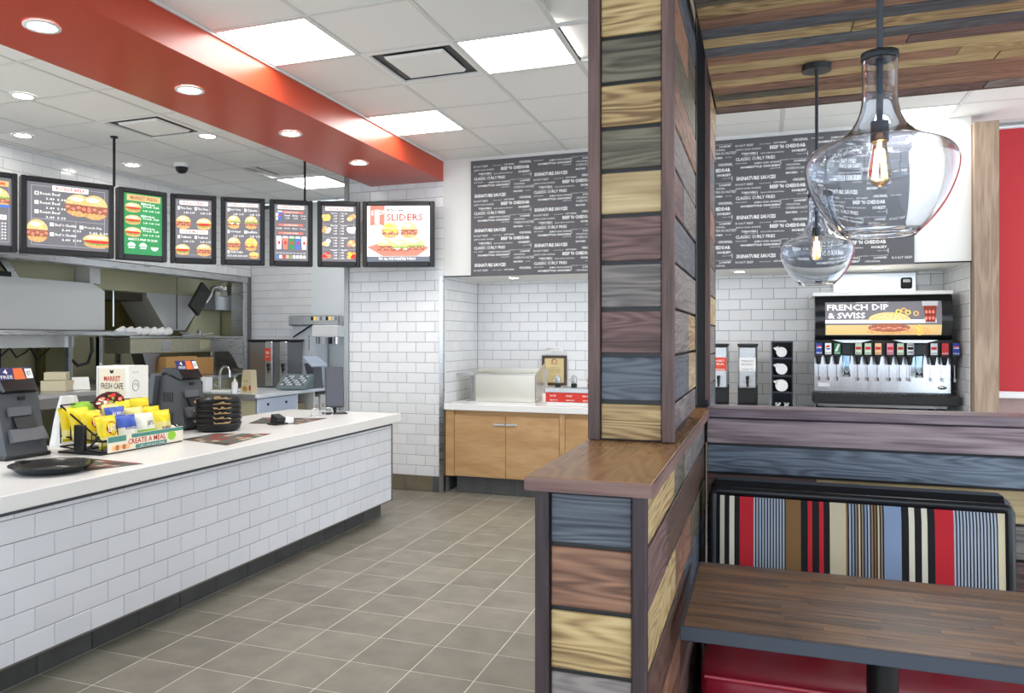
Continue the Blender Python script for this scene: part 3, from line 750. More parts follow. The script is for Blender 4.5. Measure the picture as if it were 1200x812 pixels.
# steel bin with sloping sides
sb = thing('steel_bin', 'open stainless steel holder with a slanted side on the alcove worktop', 'bin', (-2.55, 7.5, .863))
th = .006
zb, zt = .864, 1.20
mb = MB()
mb.box(-2.80, -2.05, 7.78, 7.786, zb, zt-.02)                       # back sheet
mb.add([(-2.72, 7.42, zb), (-2.70, 7.42, zb), (-2.70, 7.42, zt-.05), (-2.76, 7.42, zt-.05), (-2.72, 7.78, zb), (-2.70, 7.78, zb), (-2.70, 7.78, zt-.05), (-2.76, 7.78, zt-.05)], [(0, 1, 2, 3), (4, 7, 6, 5), (0, 3, 7, 4), (1, 5, 6, 2), (3, 2, 6, 7), (0, 4, 5, 1)])
mb.box(-2.72, -2.07, 7.40, 7.406, zb, 1.13)                          # front sheet
mb.add([(-2.075, 7.40, zb), (-2.069, 7.40, zb), (-2.069, 7.40, 1.14), (-2.075, 7.40, 1.14), (-2.075, 7.78, zb), (-2.069, 7.78, zb), (-2.069, 7.78, 1.24), (-2.075, 7.78, 1.24)], [(0, 1, 2, 3), (4, 7, 6, 5), (0, 3, 7, 4), (1, 5, 6, 2), (3, 2, 6, 7), (0, 4, 5, 1)])
mb.build('shell', steel('bin_steel', (222, 217, 206), .26, streak=(2, 2, 14), amp=.03, metal=.8), sb, world=True)
mb = MB().box(-2.88, -2.70, 7.36, 7.40, 1.118, 1.132, bev=.004).box(-2.88, -2.07, 7.392, 7.408, 1.126, 1.138, bev=.003)
mb.build('rim', STEEL, sb, world=True)
for x in (-2.70, -2.73): MB().cyl((x, 7.39, .864), (x, 7.39, 1.12), .009).build('leg', STEEL_D, sb, world=True)
MB().box(-2.78, -2.1, 7.36, 7.42, .8635, .867).build('foot_rail', STEEL, sb, world=True)
# paper cup beside it
cu = thing('paper_cup', 'small white cup beside the steel holder on the alcove worktop', 'cup', (-1.99, 7.45, .863))
MB().lathe([(.02, 0), (.026, .09), (.024, .09), (.019, .004), (.001, .004)], n=20).build('body', PAPER, cu)
# wall plaque + small sign
pq = thing('framed_plaque', 'dark framed certificate with gold sheet on the white tiles', 'plaque', (-2.03, 7.99, 1.0))
mb = MB()
for a in (-.118, .118): mb.box(a-.014, a+.014, -.02, .0, .0, .31, bev=.004)
for z in (.014, .296): mb.box(-.104, .104, -.02, .0, z-.014, z+.014, bev=.004)
mb.build('frame', W_DARK, pq)
MB().box(-.105, .105, -.008, 0, .027, .283).build('sheet', mat('gold_sheet', (222, 204, 150), rough=.4), pq)
mb = MB(); mb.use(PRINT_R)
mb.tube([(-.02, -.009, .235), (-.026, -.009, .255), (-.012, -.009, .268), (.012, -.009, .268), (.026, -.009, .255), (.02, -.009, .235)], .004, n=5)
text(mb, "Arby's", -.04, .212, .08, .022, -.0095, .02); mb.use(PRINT_K)
for z, w in ((.18, .08), (.163, .12), (.146, .13), (.129, .11), (.105, .09), (.088, .12), (.071, .07)):
    text(mb, 'for excellence in quality' if w > .1 else 'in recognition', -w/2, z, w, .009, -.0095)
mb.build('lettering', None, pq)
sg = thing('wall_sign', 'small white notice above the framed certificate on the tiles', 'sign', (-2.03, 7.995, 1.325))
MB().box(-.095, .095, -.005, 0, 0, .075, bev=.001).build('plate', PALE_W, sg)
mb = MB(); text(mb, 'Enjoy our', -.06, .04, .11, .022, -.0058, .01); text(mb, 'fresh food', -.03, .014, .1, .016, -.0058)
mb.tube([(-.085, -.006, .03), (-.085, -.006, .055), (-.065, -.006, .06), (-.065, -.006, .03)], .003, n=5); mb.build('lettering', PRINT_G, sg)
# sauce pump station
sp = thing('sauce_station', 'red-fronted sauce station with pump heads beside the wood column', 'dispenser', (-1.70, 7.25, .863))
MB().box(-.20, .46, -.11, .12, .035, .12, bev=.004).build('red_front', mat('bright_red', (214, 52, 36), rough=.4), sp)
MB().box(-.19, .45, -.1, .11, 0, .035).build('base', PALE_W, sp)
MB().box(-.205, .465, -.115, .125, .12, .168, bev=.006).build('tank', STEEL, sp)
mb = MB()
for k in range(4):
    for z, w in ((.095, .06), (.055, .08)):
        text(mb, ('SAUCE', 'HORSEY', 'BBQ', 'KETCHUP')[k] if z > .08 else 'signature', -.16+.155*k, z-.01, w, .016, -.1115, .02)
mb.build('lettering', PRINT_W, sp)
for k in range(4):
    x = -.11+.155*k
    p = MB().cyl((x, 0, .168), (x, 0, .20), .028, n=18).cyl((x, 0, .20), (x, 0, .21), .02).build('pump_base', BLACK, sp)
    MB().lathe([(.026, .206), (.030, .235), (.026, .265), (.012, .278), (.001, .28)], c=(x, 0, 0), n=18).tube([(x, 0, .262), (x-.01, -.04, .262), (x-.012, -.07, .25), (x-.012, -.08, .22)], .008).build('pump_head', STEEL, sp)

# ================================================================== lettered panel on the bulkhead
wp_ = thing('lettered_panel', 'wide charcoal panel printed all over with white menu words above the alcove', 'sign', (-.745, 7.05, 2.1))
PX0, PX1, PZ0, PZ1 = -2.60, 1.11, 2.075, 3.165
MB().box(PX0, PX1, 7.028, 7.049, PZ0, PZ1, bev=.002).build('board', mat('charcoal_board', (88, 88, 93), rough=.55), wp_, world=True)
rows = [  # text, x, z down, width, height, bold  (fractions of one 0.59 x 0.327 block)
 ('ROAST BEEF', .02, .01, .24, .055, 0), ('oven roasted', .34, .02, .15, .03, 0), ('SOFT DRINKS', .53, .01, .17, .045, .02), ('ORIGINAL', .78, -.04, .20, .07, .02),
 ('JAMOCHA SHAKE', .02, .12, .34, .06, .0), ("BEEF 'N CHEDDAR", .48, .09, .47, .095, .035), ('TURNOVERS', .10, .225, .20, .055, .03), ('apple or cherry', .14, .29, .15, .03, 0),
 ('hand crafted sandwiches', .36, .245, .31, .045, 0), ('HORSEY', .77, .235, .19, .065, .03), ('CLASSIC CURLY FRIES', .02, .345, .53, .085, .02), ('since 1964', .84, .34, .13, .03, 0),
 ('slow roasted', .02, .47, .15, .04, 0), ('JAMOCHA SHAKE', .27, .49, .34, .065, .01), ('real thick', .62, .46, .11, .03, 0), ('freshly sliced meats daily', .75, .46, .22, .03, 0), ('LOADED', .80, .50, .16, .05, .03),
 ('HOMESTYLE CHICKEN', .09, .575, .52, .055, .035), ('ORIGINAL', .69, .585, .19, .05, 0), ('market fresh', .48, .65, .14, .035, 0), ('OVEN ROASTED', .69, .67, .34, .065, .0),
 ('SIGNATURE SAUCES', .03, .835, .53, .10, .035), ('MADE FRESH', .69, .79, .15, .05, .03), ('all day', .88, .8, .09, .03, 0)]
mb = MB(); mb.use(mat('lettering_white', (236, 236, 234), rough=.7)); BRN = mat('lettering_brown', (112, 96, 80), rough=.7); LW = mb.mats[0]
bw, bh = .587, .327
for c in range(7):
    for r in range(-1, 5):
        ox = PX0+.02+c*bw; oz = PZ1-.045-r*bh-(0 if c % 2 == 0 else bh*.5)
        for t, x, z, w, h, b in rows+[('MARKET FRESH', .12, .70, .28, .06, 0)]:
            x0 = ox+x*bw; z0 = oz-(z+h)*bh
            if x0 < PX0+.01 or x0+w*bw > PX1-.01 or z0 < PZ0+.008 or z0+h*bh > PZ1-.008: continue
            mb.use(BRN if t == 'MARKET FRESH' else LW)
            text(mb, t, x0, z0, w*bw, h*bh, 7.0272, b)
        mb.use(LW)
        for x, z, w, h in ((.31, .22, .006, .10), (.97, .30, .006, .12), (.62, .48, .006, .12)):
            x0, z0 = ox+x*bw, oz-(z+h)*bh
            if x0 > PX0 and x0+w*bw < PX1 and z0 > PZ0 and z0+h*bh < PZ1: mb.add([(x0, 7.0272, z0), (x0+w*bw, 7.0272, z0), (x0+w*bw, 7.0272, z0+h*bh), (x0, 7.0272, z0+h*bh)], [(0, 1, 2, 3)])
mb.build('lettering', None, wp_, world=True, kind='stuff')

# ================================================================== soda fountain
sf = thing('soda_fountain', 'wide steel soda fountain with a lit sandwich picture and a row of nozzles', 'soda fountain', (.92, 7.5, .863))
fx0, fx1, fy = .41, 1.425, 7.30
MB().box(fx0+.03, fx1-.02, fy+.10, 7.9, .91, 1.84).build('cabinet', STEEL_D, sf, world=True)
for x in (fx0+.06, fx1-.06):
    for y in (fy+.03, 7.85): MB().cyl((x, y, .863), (x, y, .915), .022).build('foot', BLACK, sf, world=True)
SPL = steel('splash_steel', (226, 230, 236), .22, streak=(30, 3, 3), amp=.06)
MB().box(fx0, fx1, fy+.085, fy+.1, 1.04, 1.36).build('splash_plate', SPL, sf, world=True)
MB().box(fx0-.02, fx1+.045, fy-.08, fy+.12, .945, 1.03, bev=.012).build('drip_tray', BLACK, sf, world=True)
mb = MB()
for k in range(32): mb.box(fx0+.0+.0325*k, fx0+.012+.0325*k, fy-.07, fy+.08, 1.03, 1.036)
mb.build('drip_grate', BLACK_M, sf, world=True, kind='stuff')
MB().box(fx0, fx1, fy+.0, fy+.1, 1.345, 1.475, bev=.006).build('valve_panel', BLACK, sf, world=True)
MB().box(fx0-.02, fx1+.0, fy-.02, 7.92, 1.845, 1.875, bev=.004).build('top_cover', SOLID, sf, world=True)
# bowed display
def bow(u, v, d=0.0): return (fx0+.02+(fx1-fx0-.04)*u, fy+.06-.07*math.sin(math.pi*v)**.7-d, 1.46+.385*v)
mb = MB(); mb.grid(lambda u, v: bow(u, v), 2, 14)
mb.prism([(bow(0, v/14)[1], bow(0, v/14)[2]) for v in range(15)]+[(fy+.12, 1.845), (fy+.12, 1.46)], fx0+.0, fx0+.02, M=Matrix(((0, 0, 1, 0), (1, 0, 0, 0), (0, 1, 0, 0), (0, 0, 0, 1))))
mb.prism([(bow(0, v/14)[1], bow(0, v/14)[2]) for v in range(15)]+[(fy+.12, 1.845), (fy+.12, 1.46)], fx1-.02, fx1, M=Matrix(((0, 0, 1, 0), (1, 0, 0, 0), (0, 1, 0, 0), (0, 0, 0, 1))))
mb.build('display_housing', mat('gloss_black', (22, 24, 27), rough=.18), sf, world=True)
E1 = .36
def lit(n, rgb, e=None): return mat('lit_'+n, rgb, rough=.5, emit=E1 if e is None else e, var=.28 if n in ('bun', 'bun_dark', 'meat', 'meat_pink', 'cream', 'lettuce', 'cheese') else 0, vscale=75)
LITB = lit('slate', (106, 104, 110)); LITW = lit('white', (244, 244, 240)); LITBUN = lit('bun', (226, 188, 130)); LITBUN2 = lit('bun_dark', (208, 160, 104)); LITMEAT = lit('meat', (152, 92, 72)); LITMEAT2 = lit('meat_pink', (206, 132, 112))
LITGRN = lit('lettuce', (120, 156, 74)); LITYEL = lit('cheese', (240, 196, 84)); LITRED = lit('red', (204, 52, 48)); LITSALM = lit('salmon', (226, 120, 104)); LITTAN = lit('tan_board', (206, 176, 120)); LITK = lit('black', (40, 40, 44)); LITCOLA = lit('cola', (120, 40, 24))
LITGREEN = lit('green', (52, 138, 84)); LITBLUE = lit('blue', (70, 112, 190)); LITCREAM = lit('cream', (246, 236, 204)); LITPINK = lit('pink', (236, 176, 168)); LITGREY = lit('grey', (168, 170, 176))
def onbow(mb, pts, lay=1):
    mb.add([bow(u, v, .0015*lay+.001) for u, v in pts], [tuple(range(len(pts)))])
def ell(cx, cy, rx, ry, a0=0, a1=360, n=18):
    return [(cx+rx*math.cos(R(a0+(a1-a0)*i/n)), cy+ry*math.sin(R(a0+(a1-a0)*i/n))) for i in range(n+(0 if a1-a0 >= 360 else 1))]
def strip(mb, quad_uv, lay, nv=6):
    u0, u1, v0, v1 = quad_uv
    mb.grid(lambda a, b: bow(u0+(u1-u0)*a, v0+(v1-v0)*b, .001+.0015*lay), 1, nv, smooth=False)
mb = MB(); mb.use(LITB); strip(mb, (.06, .94, .14, .86), 1, 10)
mb.use(LITTAN); strip(mb, (.065, .94, .15, .36), 2, 4)
mb.use(LITW); strip(mb, (.06, .90, .40, .47), 2, 2); strip(mb, (.30, .55, .845, .85), 2, 1)
mb.build('display_panel', None, sf, world=True)
mb = MB(); mb.use(LITW)
fn = lambda x, z, w, h: (lambda a, b: bow(x+a*w, z+b*h, .005))
text(mb, 'FRENCH DIP', 0, 0, 1, 1, 0, .02, fn=fn(.075, .68, .475, .13)); text(mb, '& SWISS', 0, 0, 1, 1, 0, .02, fn=fn(.08, .50, .29, .13)); mb.build('lettering', None, sf, world=True)
mb = MB()
mb.use(LITBUN2); onbow(mb, ell(.56, .22, .18, .07), 3)
mb.use(LITMEAT); onbow(mb, ell(.55, .30, .16, .09), 4)
mb.use(LITBUN); onbow(mb, ell(.55, .46, .16, .17, 0, 180), 5)
for k in range(7): mb.use(LITMEAT2); onbow(mb, ell(.43+.04*k, .28+.02*(k % 2), .022, .02, n=8), 6)
mb.build('sandwich_picture', None, sf, world=True)
mb = MB()
for k, (u, v) in enumerate(((.74, .24), (.78, .19), (.82, .25), (.77, .31), (.84, .2), (.62, .64), (.66, .67), (.69, .62), (.75, .6))):
    mb.use(LITYEL if k % 2 else LITBUN2); a = ell(u, v, .022, .055, n=14); b = ell(u, v, .012, .03, n=14)
    vs = [bow(p[0], p[1], .012) for p in a]+[bow(p[0], p[1], .012) for p in b]; n = len(a)
    mb.add(vs, [(i, (i+1) % n, n+(i+1) % n, n+i) for i in range(n)])
mb.build('fries_picture', None, sf, world=True)
mb = MB(); mb.use(LITGREY); onbow(mb, [(.815, .40), (.895, .40), (.915, .86), (.795, .86)], 7); mb.use(LITCOLA); onbow(mb, [(.822, .42), (.888, .42), (.903, .76), (.806, .76)], 8)
mb.use(LITSALM)
for k in range(6): onbow(mb, ell(.825+.025*(k % 3), .5+.13*(k//3), .010, .04, n=7), 9)
mb.build('drink_picture', None, sf, world=True)
for a, b in ((fx0+.13, fx0+.42), (fx1-.44, fx1-.12)): MB().prism([(a, 1.475), (b, 1.475), (b-.08, 1.452), (a+.08, 1.452)], -.09, .02, M=Matrix.Translation((0, fy, 0)) @ Matrix.Rotation(R(90), 4, 'X') @ Matrix.Diagonal((1, 1, -1, 1))).build('chute_hood', STEEL, sf, world=True)
ST = {'n': mat('sticker_navy', (34, 66, 160), rough=.4), 'r': mat('sticker_red', (206, 38, 46), rough=.4), 'w': mat('sticker_white', (238, 240, 244), rough=.4), 'g': mat('sticker_green', (44, 132, 78), rough=.4), 'l': mat('sticker_pale_green', (206, 226, 200), rough=.4), 'o': mat('sticker_orange', (238, 190, 140), rough=.4), 'p': mat('sticker_pink', (222, 150, 170), rough=.4)}
nz = [(957.9, 'n', 'globe', 'PEPSI'), (969.2, 'w', 'globe', 'DIET PEPSI'), (980.3, 'g', 'slash', 'MTN DEW'), (1005.7, 'l', 'bar', 'SIERRA MIST'), (1017, 'l', 'bar', 'DR PEPPER'), (1029, 'o', 'bar', 'LIPTON'), (1043, 'p', 'bar', 'FRUIT PUNCH'), (1054.9, 'l', 'bar', 'LEMONADE'), (1066.3, 'w', 'lines', 'ROOT BEER'), (1093, 'w', 'bar', 'AQUAFINA'), (1105.6, 'r', 'bar', 'DR PEPPER'), (1117.7, 'n', 'globe', 'PEPSI')]
for px, c, kind, word in nz:
    x = .389+(px-952)*.00628+.012
    v = MB().box(x-.029, x+.029, fy-.03, fy+.02, 1.335, 1.455, bev=.005).lathe([(.001, 1.27), (.014, 1.27), (.018, 1.29), (.024, 1.335)], c=(x, fy+.0, 0), n=14).build('nozzle', BLACK, sf, world=True)
    mb = MB(); mb.use(ST[c]); q = lambda x0, x1, z0, z1, d: mb.add([(x0, fy-.031-d, z0), (x1, fy-.031-d, z0), (x1, fy-.031-d, z1), (x0, fy-.031-d, z1)], [(0, 1, 2, 3)])
    q(x-.024, x+.024, 1.355, 1.448, 0)
    disc = lambda cx_, cz, r, a0, a1, d: mb.add([(cx_+r*math.cos(R(a0+(a1-a0)*i/12)), fy-.031-d, cz+r*math.sin(R(a0+(a1-a0)*i/12))) for i in range(13)], [tuple(range(13))])
    if kind == 'globe':
        mb.use(ST['w']); disc(x, 1.412, .019, 0, 359, .0006); mb.use(ST['r']); disc(x, 1.414, .017, 15, 195, .0012); mb.use(ST['n']); disc(x, 1.410, .017, 195, 345, .0012)
    elif kind == 'slash':
        mb.use(ST['w']); mb.add([(x-.02, fy-.0316, 1.38), (x+.0, fy-.0316, 1.38), (x+.022, fy-.0316, 1.44), (x+.004, fy-.0316, 1.44)], [(0, 1, 2, 3)])
    else:
        mb.use(ST['r'] if kind == 'bar' else PRINT_K); q(x-.02, x+.02, 1.395, 1.418, .0006)
        if kind == 'lines': q(x-.02, x+.02, 1.43, 1.436, .0006); q(x-.02, x+.02, 1.375, 1.382, .0006)
    mb.use(ST['w'] if c in 'nrg' else PRINT_K); text(mb, word, x-.021, 1.36, .042, .012, fy-.0325, .01)
    mb.build('brand_sticker', None, v, world=True)
    MB().box(x-.002, x+.003, fy+.03, fy+.04, 1.15, 1.33).box(x-.006, x+.012, fy+.02, fy+.04, 1.135, 1.165, bev=.003).build('lever', CHROME, v, world=True)
CLR = glass('clear_acrylic', (240, 246, 250), ior=1.2)
for px in (991.7, 1076.7):
    x = .389+(px-952)*.00628+.012
    c = MB().box(x-.045, x+.045, fy-.06, fy+.02, 1.345, 1.45, bev=.012).lathe([(.034, 1.345), (.028, 1.26), (.030, 1.17), (.026, 1.17), (.024, 1.26), (.030, 1.345)], c=(x, fy-.02, 0), n=18).build('ice_chute', CLR, sf, world=True)
MB().box(fx0+.03, fx0+.12, fy+.081, fy+.086, 1.075, 1.11, bev=.002).build('rating_plate', PALE_W, sf, world=True)
MB().lathe([(.03, .0), (.03, .006), (.001, .006)], n=20, M=Matrix.Translation((fx1-.06, fy+.084, 1.085)) @ Matrix.Rotation(R(90), 4, 'X') @ Matrix.Diagonal((1.1, .5, 1, 1))).build('rating_plate', CHROME, sf, world=True)
# steel panel and switch behind it
bp_ = thing('steel_backplate', 'shiny steel plate on the tiles above the soda fountain', 'panel', (.95, 7.98, 1.9))
MB().box(.60, 1.27, 7.97, 7.992, 1.84, 2.075, bev=.003).build('plate', SPL, bp_, world=True)
MB().box(1.15, 1.24, 7.95, 7.975, 1.93, 2.03, bev=.02).build('switch_housing', BLACK, bp_, world=True)
MB().box(1.165, 1.225, 7.942, 7.952, 1.985, 2.015, bev=.008).build('switch_key', PALE_W, bp_, world=True)
# ------------------------------------------------------------------ tea urns and lid rack in the alcove
def tea_urn(x, y, label, red=False, h=.57, group=None, n='tea_urn', w=.085):
    t = thing(n, label, 'drink dispenser', (x, y, .863), group=group)
    MB().box(-w, w, -.10, .16, 0, .03, bev=.004).box(-w, w, .03, .16, .03, .2, bev=.004).build('base', BLACK, t)
    MB().cyl((0, .06, .2), (0, .06, h-.015), w, n=28).box(-w*.9, w*.9, -.05, .06, .17, h-.02, bev=.01).build('body', STEEL, t)
    MB().cyl((0, .06, h-.015), (0, .06, h+.006), w*1.06, n=28).box(-w*1.0, w*1.0, -.056, .06, h-.02, h+.004, bev=.004).build('lid', BLACK, t)
    MB().box(-w*.82, w*.82, -.053, -.049, .33, .45).build('label_card', mat('dispenser_red', (220, 74, 46), rough=.5) if red else PALE_W, t)
    mb = MB()
    for z, s in ((.43, 'FRESH' if not red else 'SWEET'), (.40, 'BREWED' if not red else 'TEA'), (.355, 'UNSWEET TEA' if not red else 'fresh brewed')): text(mb, s, -w*.6, z-.02, w*1.2, .018, -.0536, .01)
    mb.build('lettering', PRINT_W if red else PRINT_G, t)
    MB().cyl((0, -.05, .225), (0, -.085, .225), .013).cyl((0, -.08, .25), (0, -.08, .185), .012, .008).box(-.014, .014, -.095, -.07, .25, .285, bev=.005).build('tap', BLACK, t)
    return t
tea_urn(-.135, 7.62, 'slim steel tea urn with a black tap and white label in the alcove')
tea_urn(-.385, 7.62, 'slim steel tea urn with a red label half hidden by the narrow post', True)
lr = thing('lid_rack', 'black upright rack holding white cup lids beside the soda fountain', 'rack', (.155, 7.6, .863))
mb = MB()
mb.box(-.088, -.078, -.1, .15, 0, .60); mb.box(.078, .088, -.1, .15, 0, .60); mb.box(-.078, .078, .14, .15, 0, .6)
for z in (0, .14, .285, .44, .585): mb.box(-.078, .078, -.1, .14, z, z+.015)
mb.build('body', mat('slate_black_plastic', (46, 54, 66), rough=.4), lr)
MB().box(-.098, -.089, -.1, .15, 0, .60).build('side_strip', STEEL_D, lr)
for k, z in enumerate((.22, .365, .515)):
    ld = thing('cup_lid_stack', 'stack of white cup lids in the %s slot of the black rack' % ('lower', 'middle', 'upper')[k], 'lids', (.15, 7.56, .863+z-.012))
    m = MB()
    for q in range(6):
        y = -.055+.02*q
        m.cyl((0, y, 0), (0, y+.012, 0), .052-.004*k, n=24)
        m.add([(-.02, y, .052), (-.07, y, .036), (-.045, y, .01), (-.02, y+.012, .052), (-.07, y+.012, .036), (-.045, y+.012, .01)], [(0, 1, 2), (3, 5, 4), (0, 3, 4, 1), (1, 4, 5, 2)])
    m.build('lid', PALE_W, ld, kind='stuff')
for k in range(2):
    s = thing('straw_bundle', 'bunch of white-tipped straws in the bottom slot, %s side' % ('left', 'right')[k], 'straws', (.12+.07*k, 7.55, .88))
    m = MB()
    for q in range(9): m.cyl((random.uniform(-.02, .02), random.uniform(-.03, .03), 0), (random.uniform(-.025, .025), random.uniform(-.03, .03), .035), .004, n=6)
    m.build('straw', PALE_W, s, kind='stuff')

# ================================================================== menu boards hung in an arc
BK = mat('board_frame_black', (30, 31, 34), rough=.35)
ZB, ZT = 2.16, 2.775
def burger(mb, x, z, w, h, kind='beef', lay=0):
    y = -.031-.0004*lay
    P = lambda pts: mb.add([(a, y, b) for a, b in pts], [tuple(range(len(pts)))])
    hw = w/2
    mb.use(LITBUN2); P(ell(x, z-h*.22, hw*.92, h*.26)); y -= .0005
    if kind == 'sub':
        mb.use(LITGRN); P(ell(x, z-h*.08, hw*.98, h*.2)); y -= .0005
        mb.use(LITRED); P(ell(x, z-h*.04, hw*.92, h*.14)); y -= .0005
        mb.use(LITBUN); P(ell(x, z+h*.02, hw, h*.42, 0, 180)); y -= .0005
        mb.use(LITCREAM); P(ell(x-hw*.1, z+h*.22, hw*.7, h*.09))
        return
    mb.use(LITMEAT); P([(x+hw*(-1+2*i/12), z-h*(.22+.05*(i % 2))) for i in range(13)]+[(x+hw*(1-2*i/12), z+h*(.05+.05*(i % 2))) for i in range(13)]); y -= .0005
    mb.use(LITMEAT2)
    for k in range(5): P(ell(x+hw*(-.8+.4*k), z-h*(.08+.07*(k % 2)), hw*.17, h*.06, n=8))
    y -= .0005
    if kind in ('cheese', 'chick'): mb.use(LITYEL if kind == 'cheese' else LITCREAM); P([(x-hw*.95, z+.02*h), (x-hw*.3, z-.18*h), (x+hw*.2, z-.02*h), (x+hw*.7, z-.2*h), (x+hw*.95, z+.04*h)]); y -= .0005
    if kind in ('green', 'chick'): mb.use(LITGRN); P([(x+hw*(-1+2*i/10), z-h*(.02+.06*(i % 2))) for i in range(11)]+[(x+hw, z+.08*h), (x-hw, z+.08*h)]); y -= .0005
    mb.use(LITBUN); P(ell(x, z+h*.05, hw*.96, h*.43, 0, 180)); y -= .0005
    mb.use(LITYEL if kind == 'cheese' else LITCREAM); P(ell(x-hw*.15, z+h*.28, hw*.5, h*.1))
def cupp(mb, x, z, w, h, c, lidc=None):
    y = -.032
    mb.use(c); mb.add([(x-w*.38, y, z-h/2), (x+w*.38, y, z-h/2), (x+w/2, y, z+h*.42), (x-w/2, y, z+h*.42)], [(0, 1, 2, 3)])
    mb.use(lidc or LITW); mb.add([(x-w*.5, y-.0005, z+h*.36), (x+w*.5, y-.0005, z+h*.36), (x+w*.4, y-.0005, z+h/2), (x-w*.4, y-.0005, z+h/2)], [(0, 1, 2, 3)])
    mb.use(LITRED if c is not LITRED else LITW); mb.add([(a, y-.001, b) for a, b in ell(x, z, w*.22, h*.14, n=10)], [tuple(range(10))])
def qd(mb, x0, x1, z0, z1, d=.0305): mb.add([(x0, -d, z0), (x1, -d, z0), (x1, -d, z1), (x0, -d, z1)], [(0, 1, 2, 3)])
class Board:
    def __init__(s, p0, p1, label, face=None):
        d = Vector((p1[0]-p0[0], p1[1]-p0[1], 0)); s.w = d.length-.012; s.h = ZT-ZB
        s.t = thing('menu_board', label, 'menu board', ((p0[0]+p1[0])/2, (p0[1]+p1[1])/2, ZB), rz=math.atan2(d.y, d.x), group=None)
        f = .042; w, h = s.w, s.h; mb = MB()
        for a in (-1, 1): mb.box(a*(w/2-f/2)-f/2, a*(w/2-f/2)+f/2, -.045, .05, 0, h, bev=.006)
        mb.box(-w/2+f, w/2-f, -.045, .05, 0, f*1.15, bev=.006); mb.box(-w/2+f, w/2-f, -.045, .05, h-f*.95, h, bev=.006)
        mb.build('frame', BK, s.t)
        MB().box(-w/2+.006, w/2-.006, .03, .048, .006, h-.006).build('back_panel', BLACK, s.t)
        mb = MB(); mb.use(face or LITB); mb.box(-w/2+f, w/2-f, -.03, .03, f, h-f); mb.build('lit_panel', None, s.t)
        s.x0, s.x1, s.z0, s.z1 = -w/2+f, w/2-f, f*1.15, h-f; s.W = s.x1-s.x0; s.H = s.z1-s.z0
        s.L = MB(); s.r = MB(); s.L.use(LITW)
    def X(s, u): return s.x0+s.W*u
    def Zv(s, v): return s.z1-s.H*v
    def txt(s, t, u, v, w, h, c=None, b=.01):
        s.L.use(c or LITW); text(s.L, t, s.X(u), s.Zv(v+h), s.W*w, s.H*h, -.0325, b)
    def rect(s, u0, u1, v0, v1, c, d=.0305): s.r.use(c); qd(s.r, s.X(u0), s.X(u1), s.Zv(v1), s.Zv(v0), d)
    def border(s, u0=.05, u1=.95, v0=.05, v1=.95):
        e = .006
        for a in ((u0, u1, v0, v0+e), (u0, u1, v1-e, v1), (u0, u0+e, v0, v1), (u1-e, u1, v0, v1)): s.rect(*a, LITGREY)
    def head(s, t, u0, u1, v0, v1, c=None, tc=None):
        s.rect(u0, u1, v0, v1, c or LITW, .031); s.txt(t, u0+.1*(u1-u0), v0+.2*(v1-v0), .8*(u1-u0), .6*(v1-v0), tc or LITRED, .02)
    def item(s, u, v, n, name, w=.3, prices=True, k=1.0):
        s.rect(u, u+.06*k, v, v+.055, LITW); s.txt(n, u+.018*k, v+.012, .022*k, .032, LITK)
        s.txt(name, u+.08*k, v+.005, w, .042)
        if prices: s.txt('3.49', u+w*.55, v+.085, .13*k, .035); s.txt('5.99', u+w*.55+.17*k, v+.085, .13*k, .035)
    def food(s, u, v, w, h, kind='beef'):
        m = MB(); burger(m, s.X(u), s.Zv(v), s.W*w, s.H*h, kind); m.build('food_picture', None, s.t)
    def done(s):
        if s.r.v: s.r.build('printed_boxes', None, s.t)
        if s.L.v: s.L.build('lettering', None, s.t)
PTS = [(-5.69, 4.20), (-5.497, 4.582), (-5.495, 4.597), (-5.154, 5.217), (-5.15, 5.246), (-4.972, 5.636), (-4.955, 5.662), (-4.664, 5.94), (-4.648, 5.968), (-4.326, 6.207), (-4.303, 6.227), (-3.978, 6.468), (-3.938, 6.470), (-3.577, 6.668), (-3.553, 6.655), (-2.90, 6.87)]
b = Board(PTS[0], PTS[1], 'menu board cut by the left picture edge, with a burger on a blue plate')
b.border(); b.head('LIMITED TIME', .3, .95, .05, .13, LITTAN); b.food(.72, .3, .5, .3, 'green'); b.rect(.5, .96, .4, .44, LITBLUE, .033); b.head('COMBOS', .3, .9, .55, .62)
for k in range(6): b.txt('2.99', .7, .66+.045*k, .2, .03); b.txt('Value item', .1, .66+.045*k, .5, .03)
b.done()
b = Board(PTS[2], PTS[3], 'wide menu board with roast beef buns on dark grey, second from the picture edge')
b.border(); b.head('ROAST BEEF', .3, .74, .03, .11)
for k in range(3): b.item(.09, .14+.14*k, str(k+1), 'Roast Beef', .24, k=.8)
for k in range(2): b.item(.27, .60+.15*k, str(k+4), "Beef 'n Cheddar", .26, k=.8)
b.item(.63, .61, '6', 'French Dip', .22, k=.8)
b.rect(.05, .95, .55, .556, LITGREY); b.rect(.58, .586, .56, .95, LITGREY)
b.food(.62, .30, .34, .36); b.food(.82, .31, .34, .40); b.food(.12, .74, .26, .36); b.food(.86, .83, .38, .24, 'sub')
b.done()
b = Board(PTS[4], PTS[5], 'green menu board with three long sandwiches', LITGREEN)
b.head('MARKET FRESH', .08, .95, .02, .12, LITTAN, LITMEAT)
for k in range(3):
    b.food(.24, .23+.2*k, .42, .17, 'sub'); b.txt('Market', .5, .14+.2*k, .3, .035); b.txt('Fresh Sub', .5, .18+.2*k, .42, .035); b.rect(.45, .49, .14+.2*k, .175+.2*k, LITW)
    for q in range(3): b.txt('5.49', .5+.16*q, .255+.2*k, .12, .03)
b.txt('MAKE IT A WRAP OR SALAD', .12, .73, .76, .04)
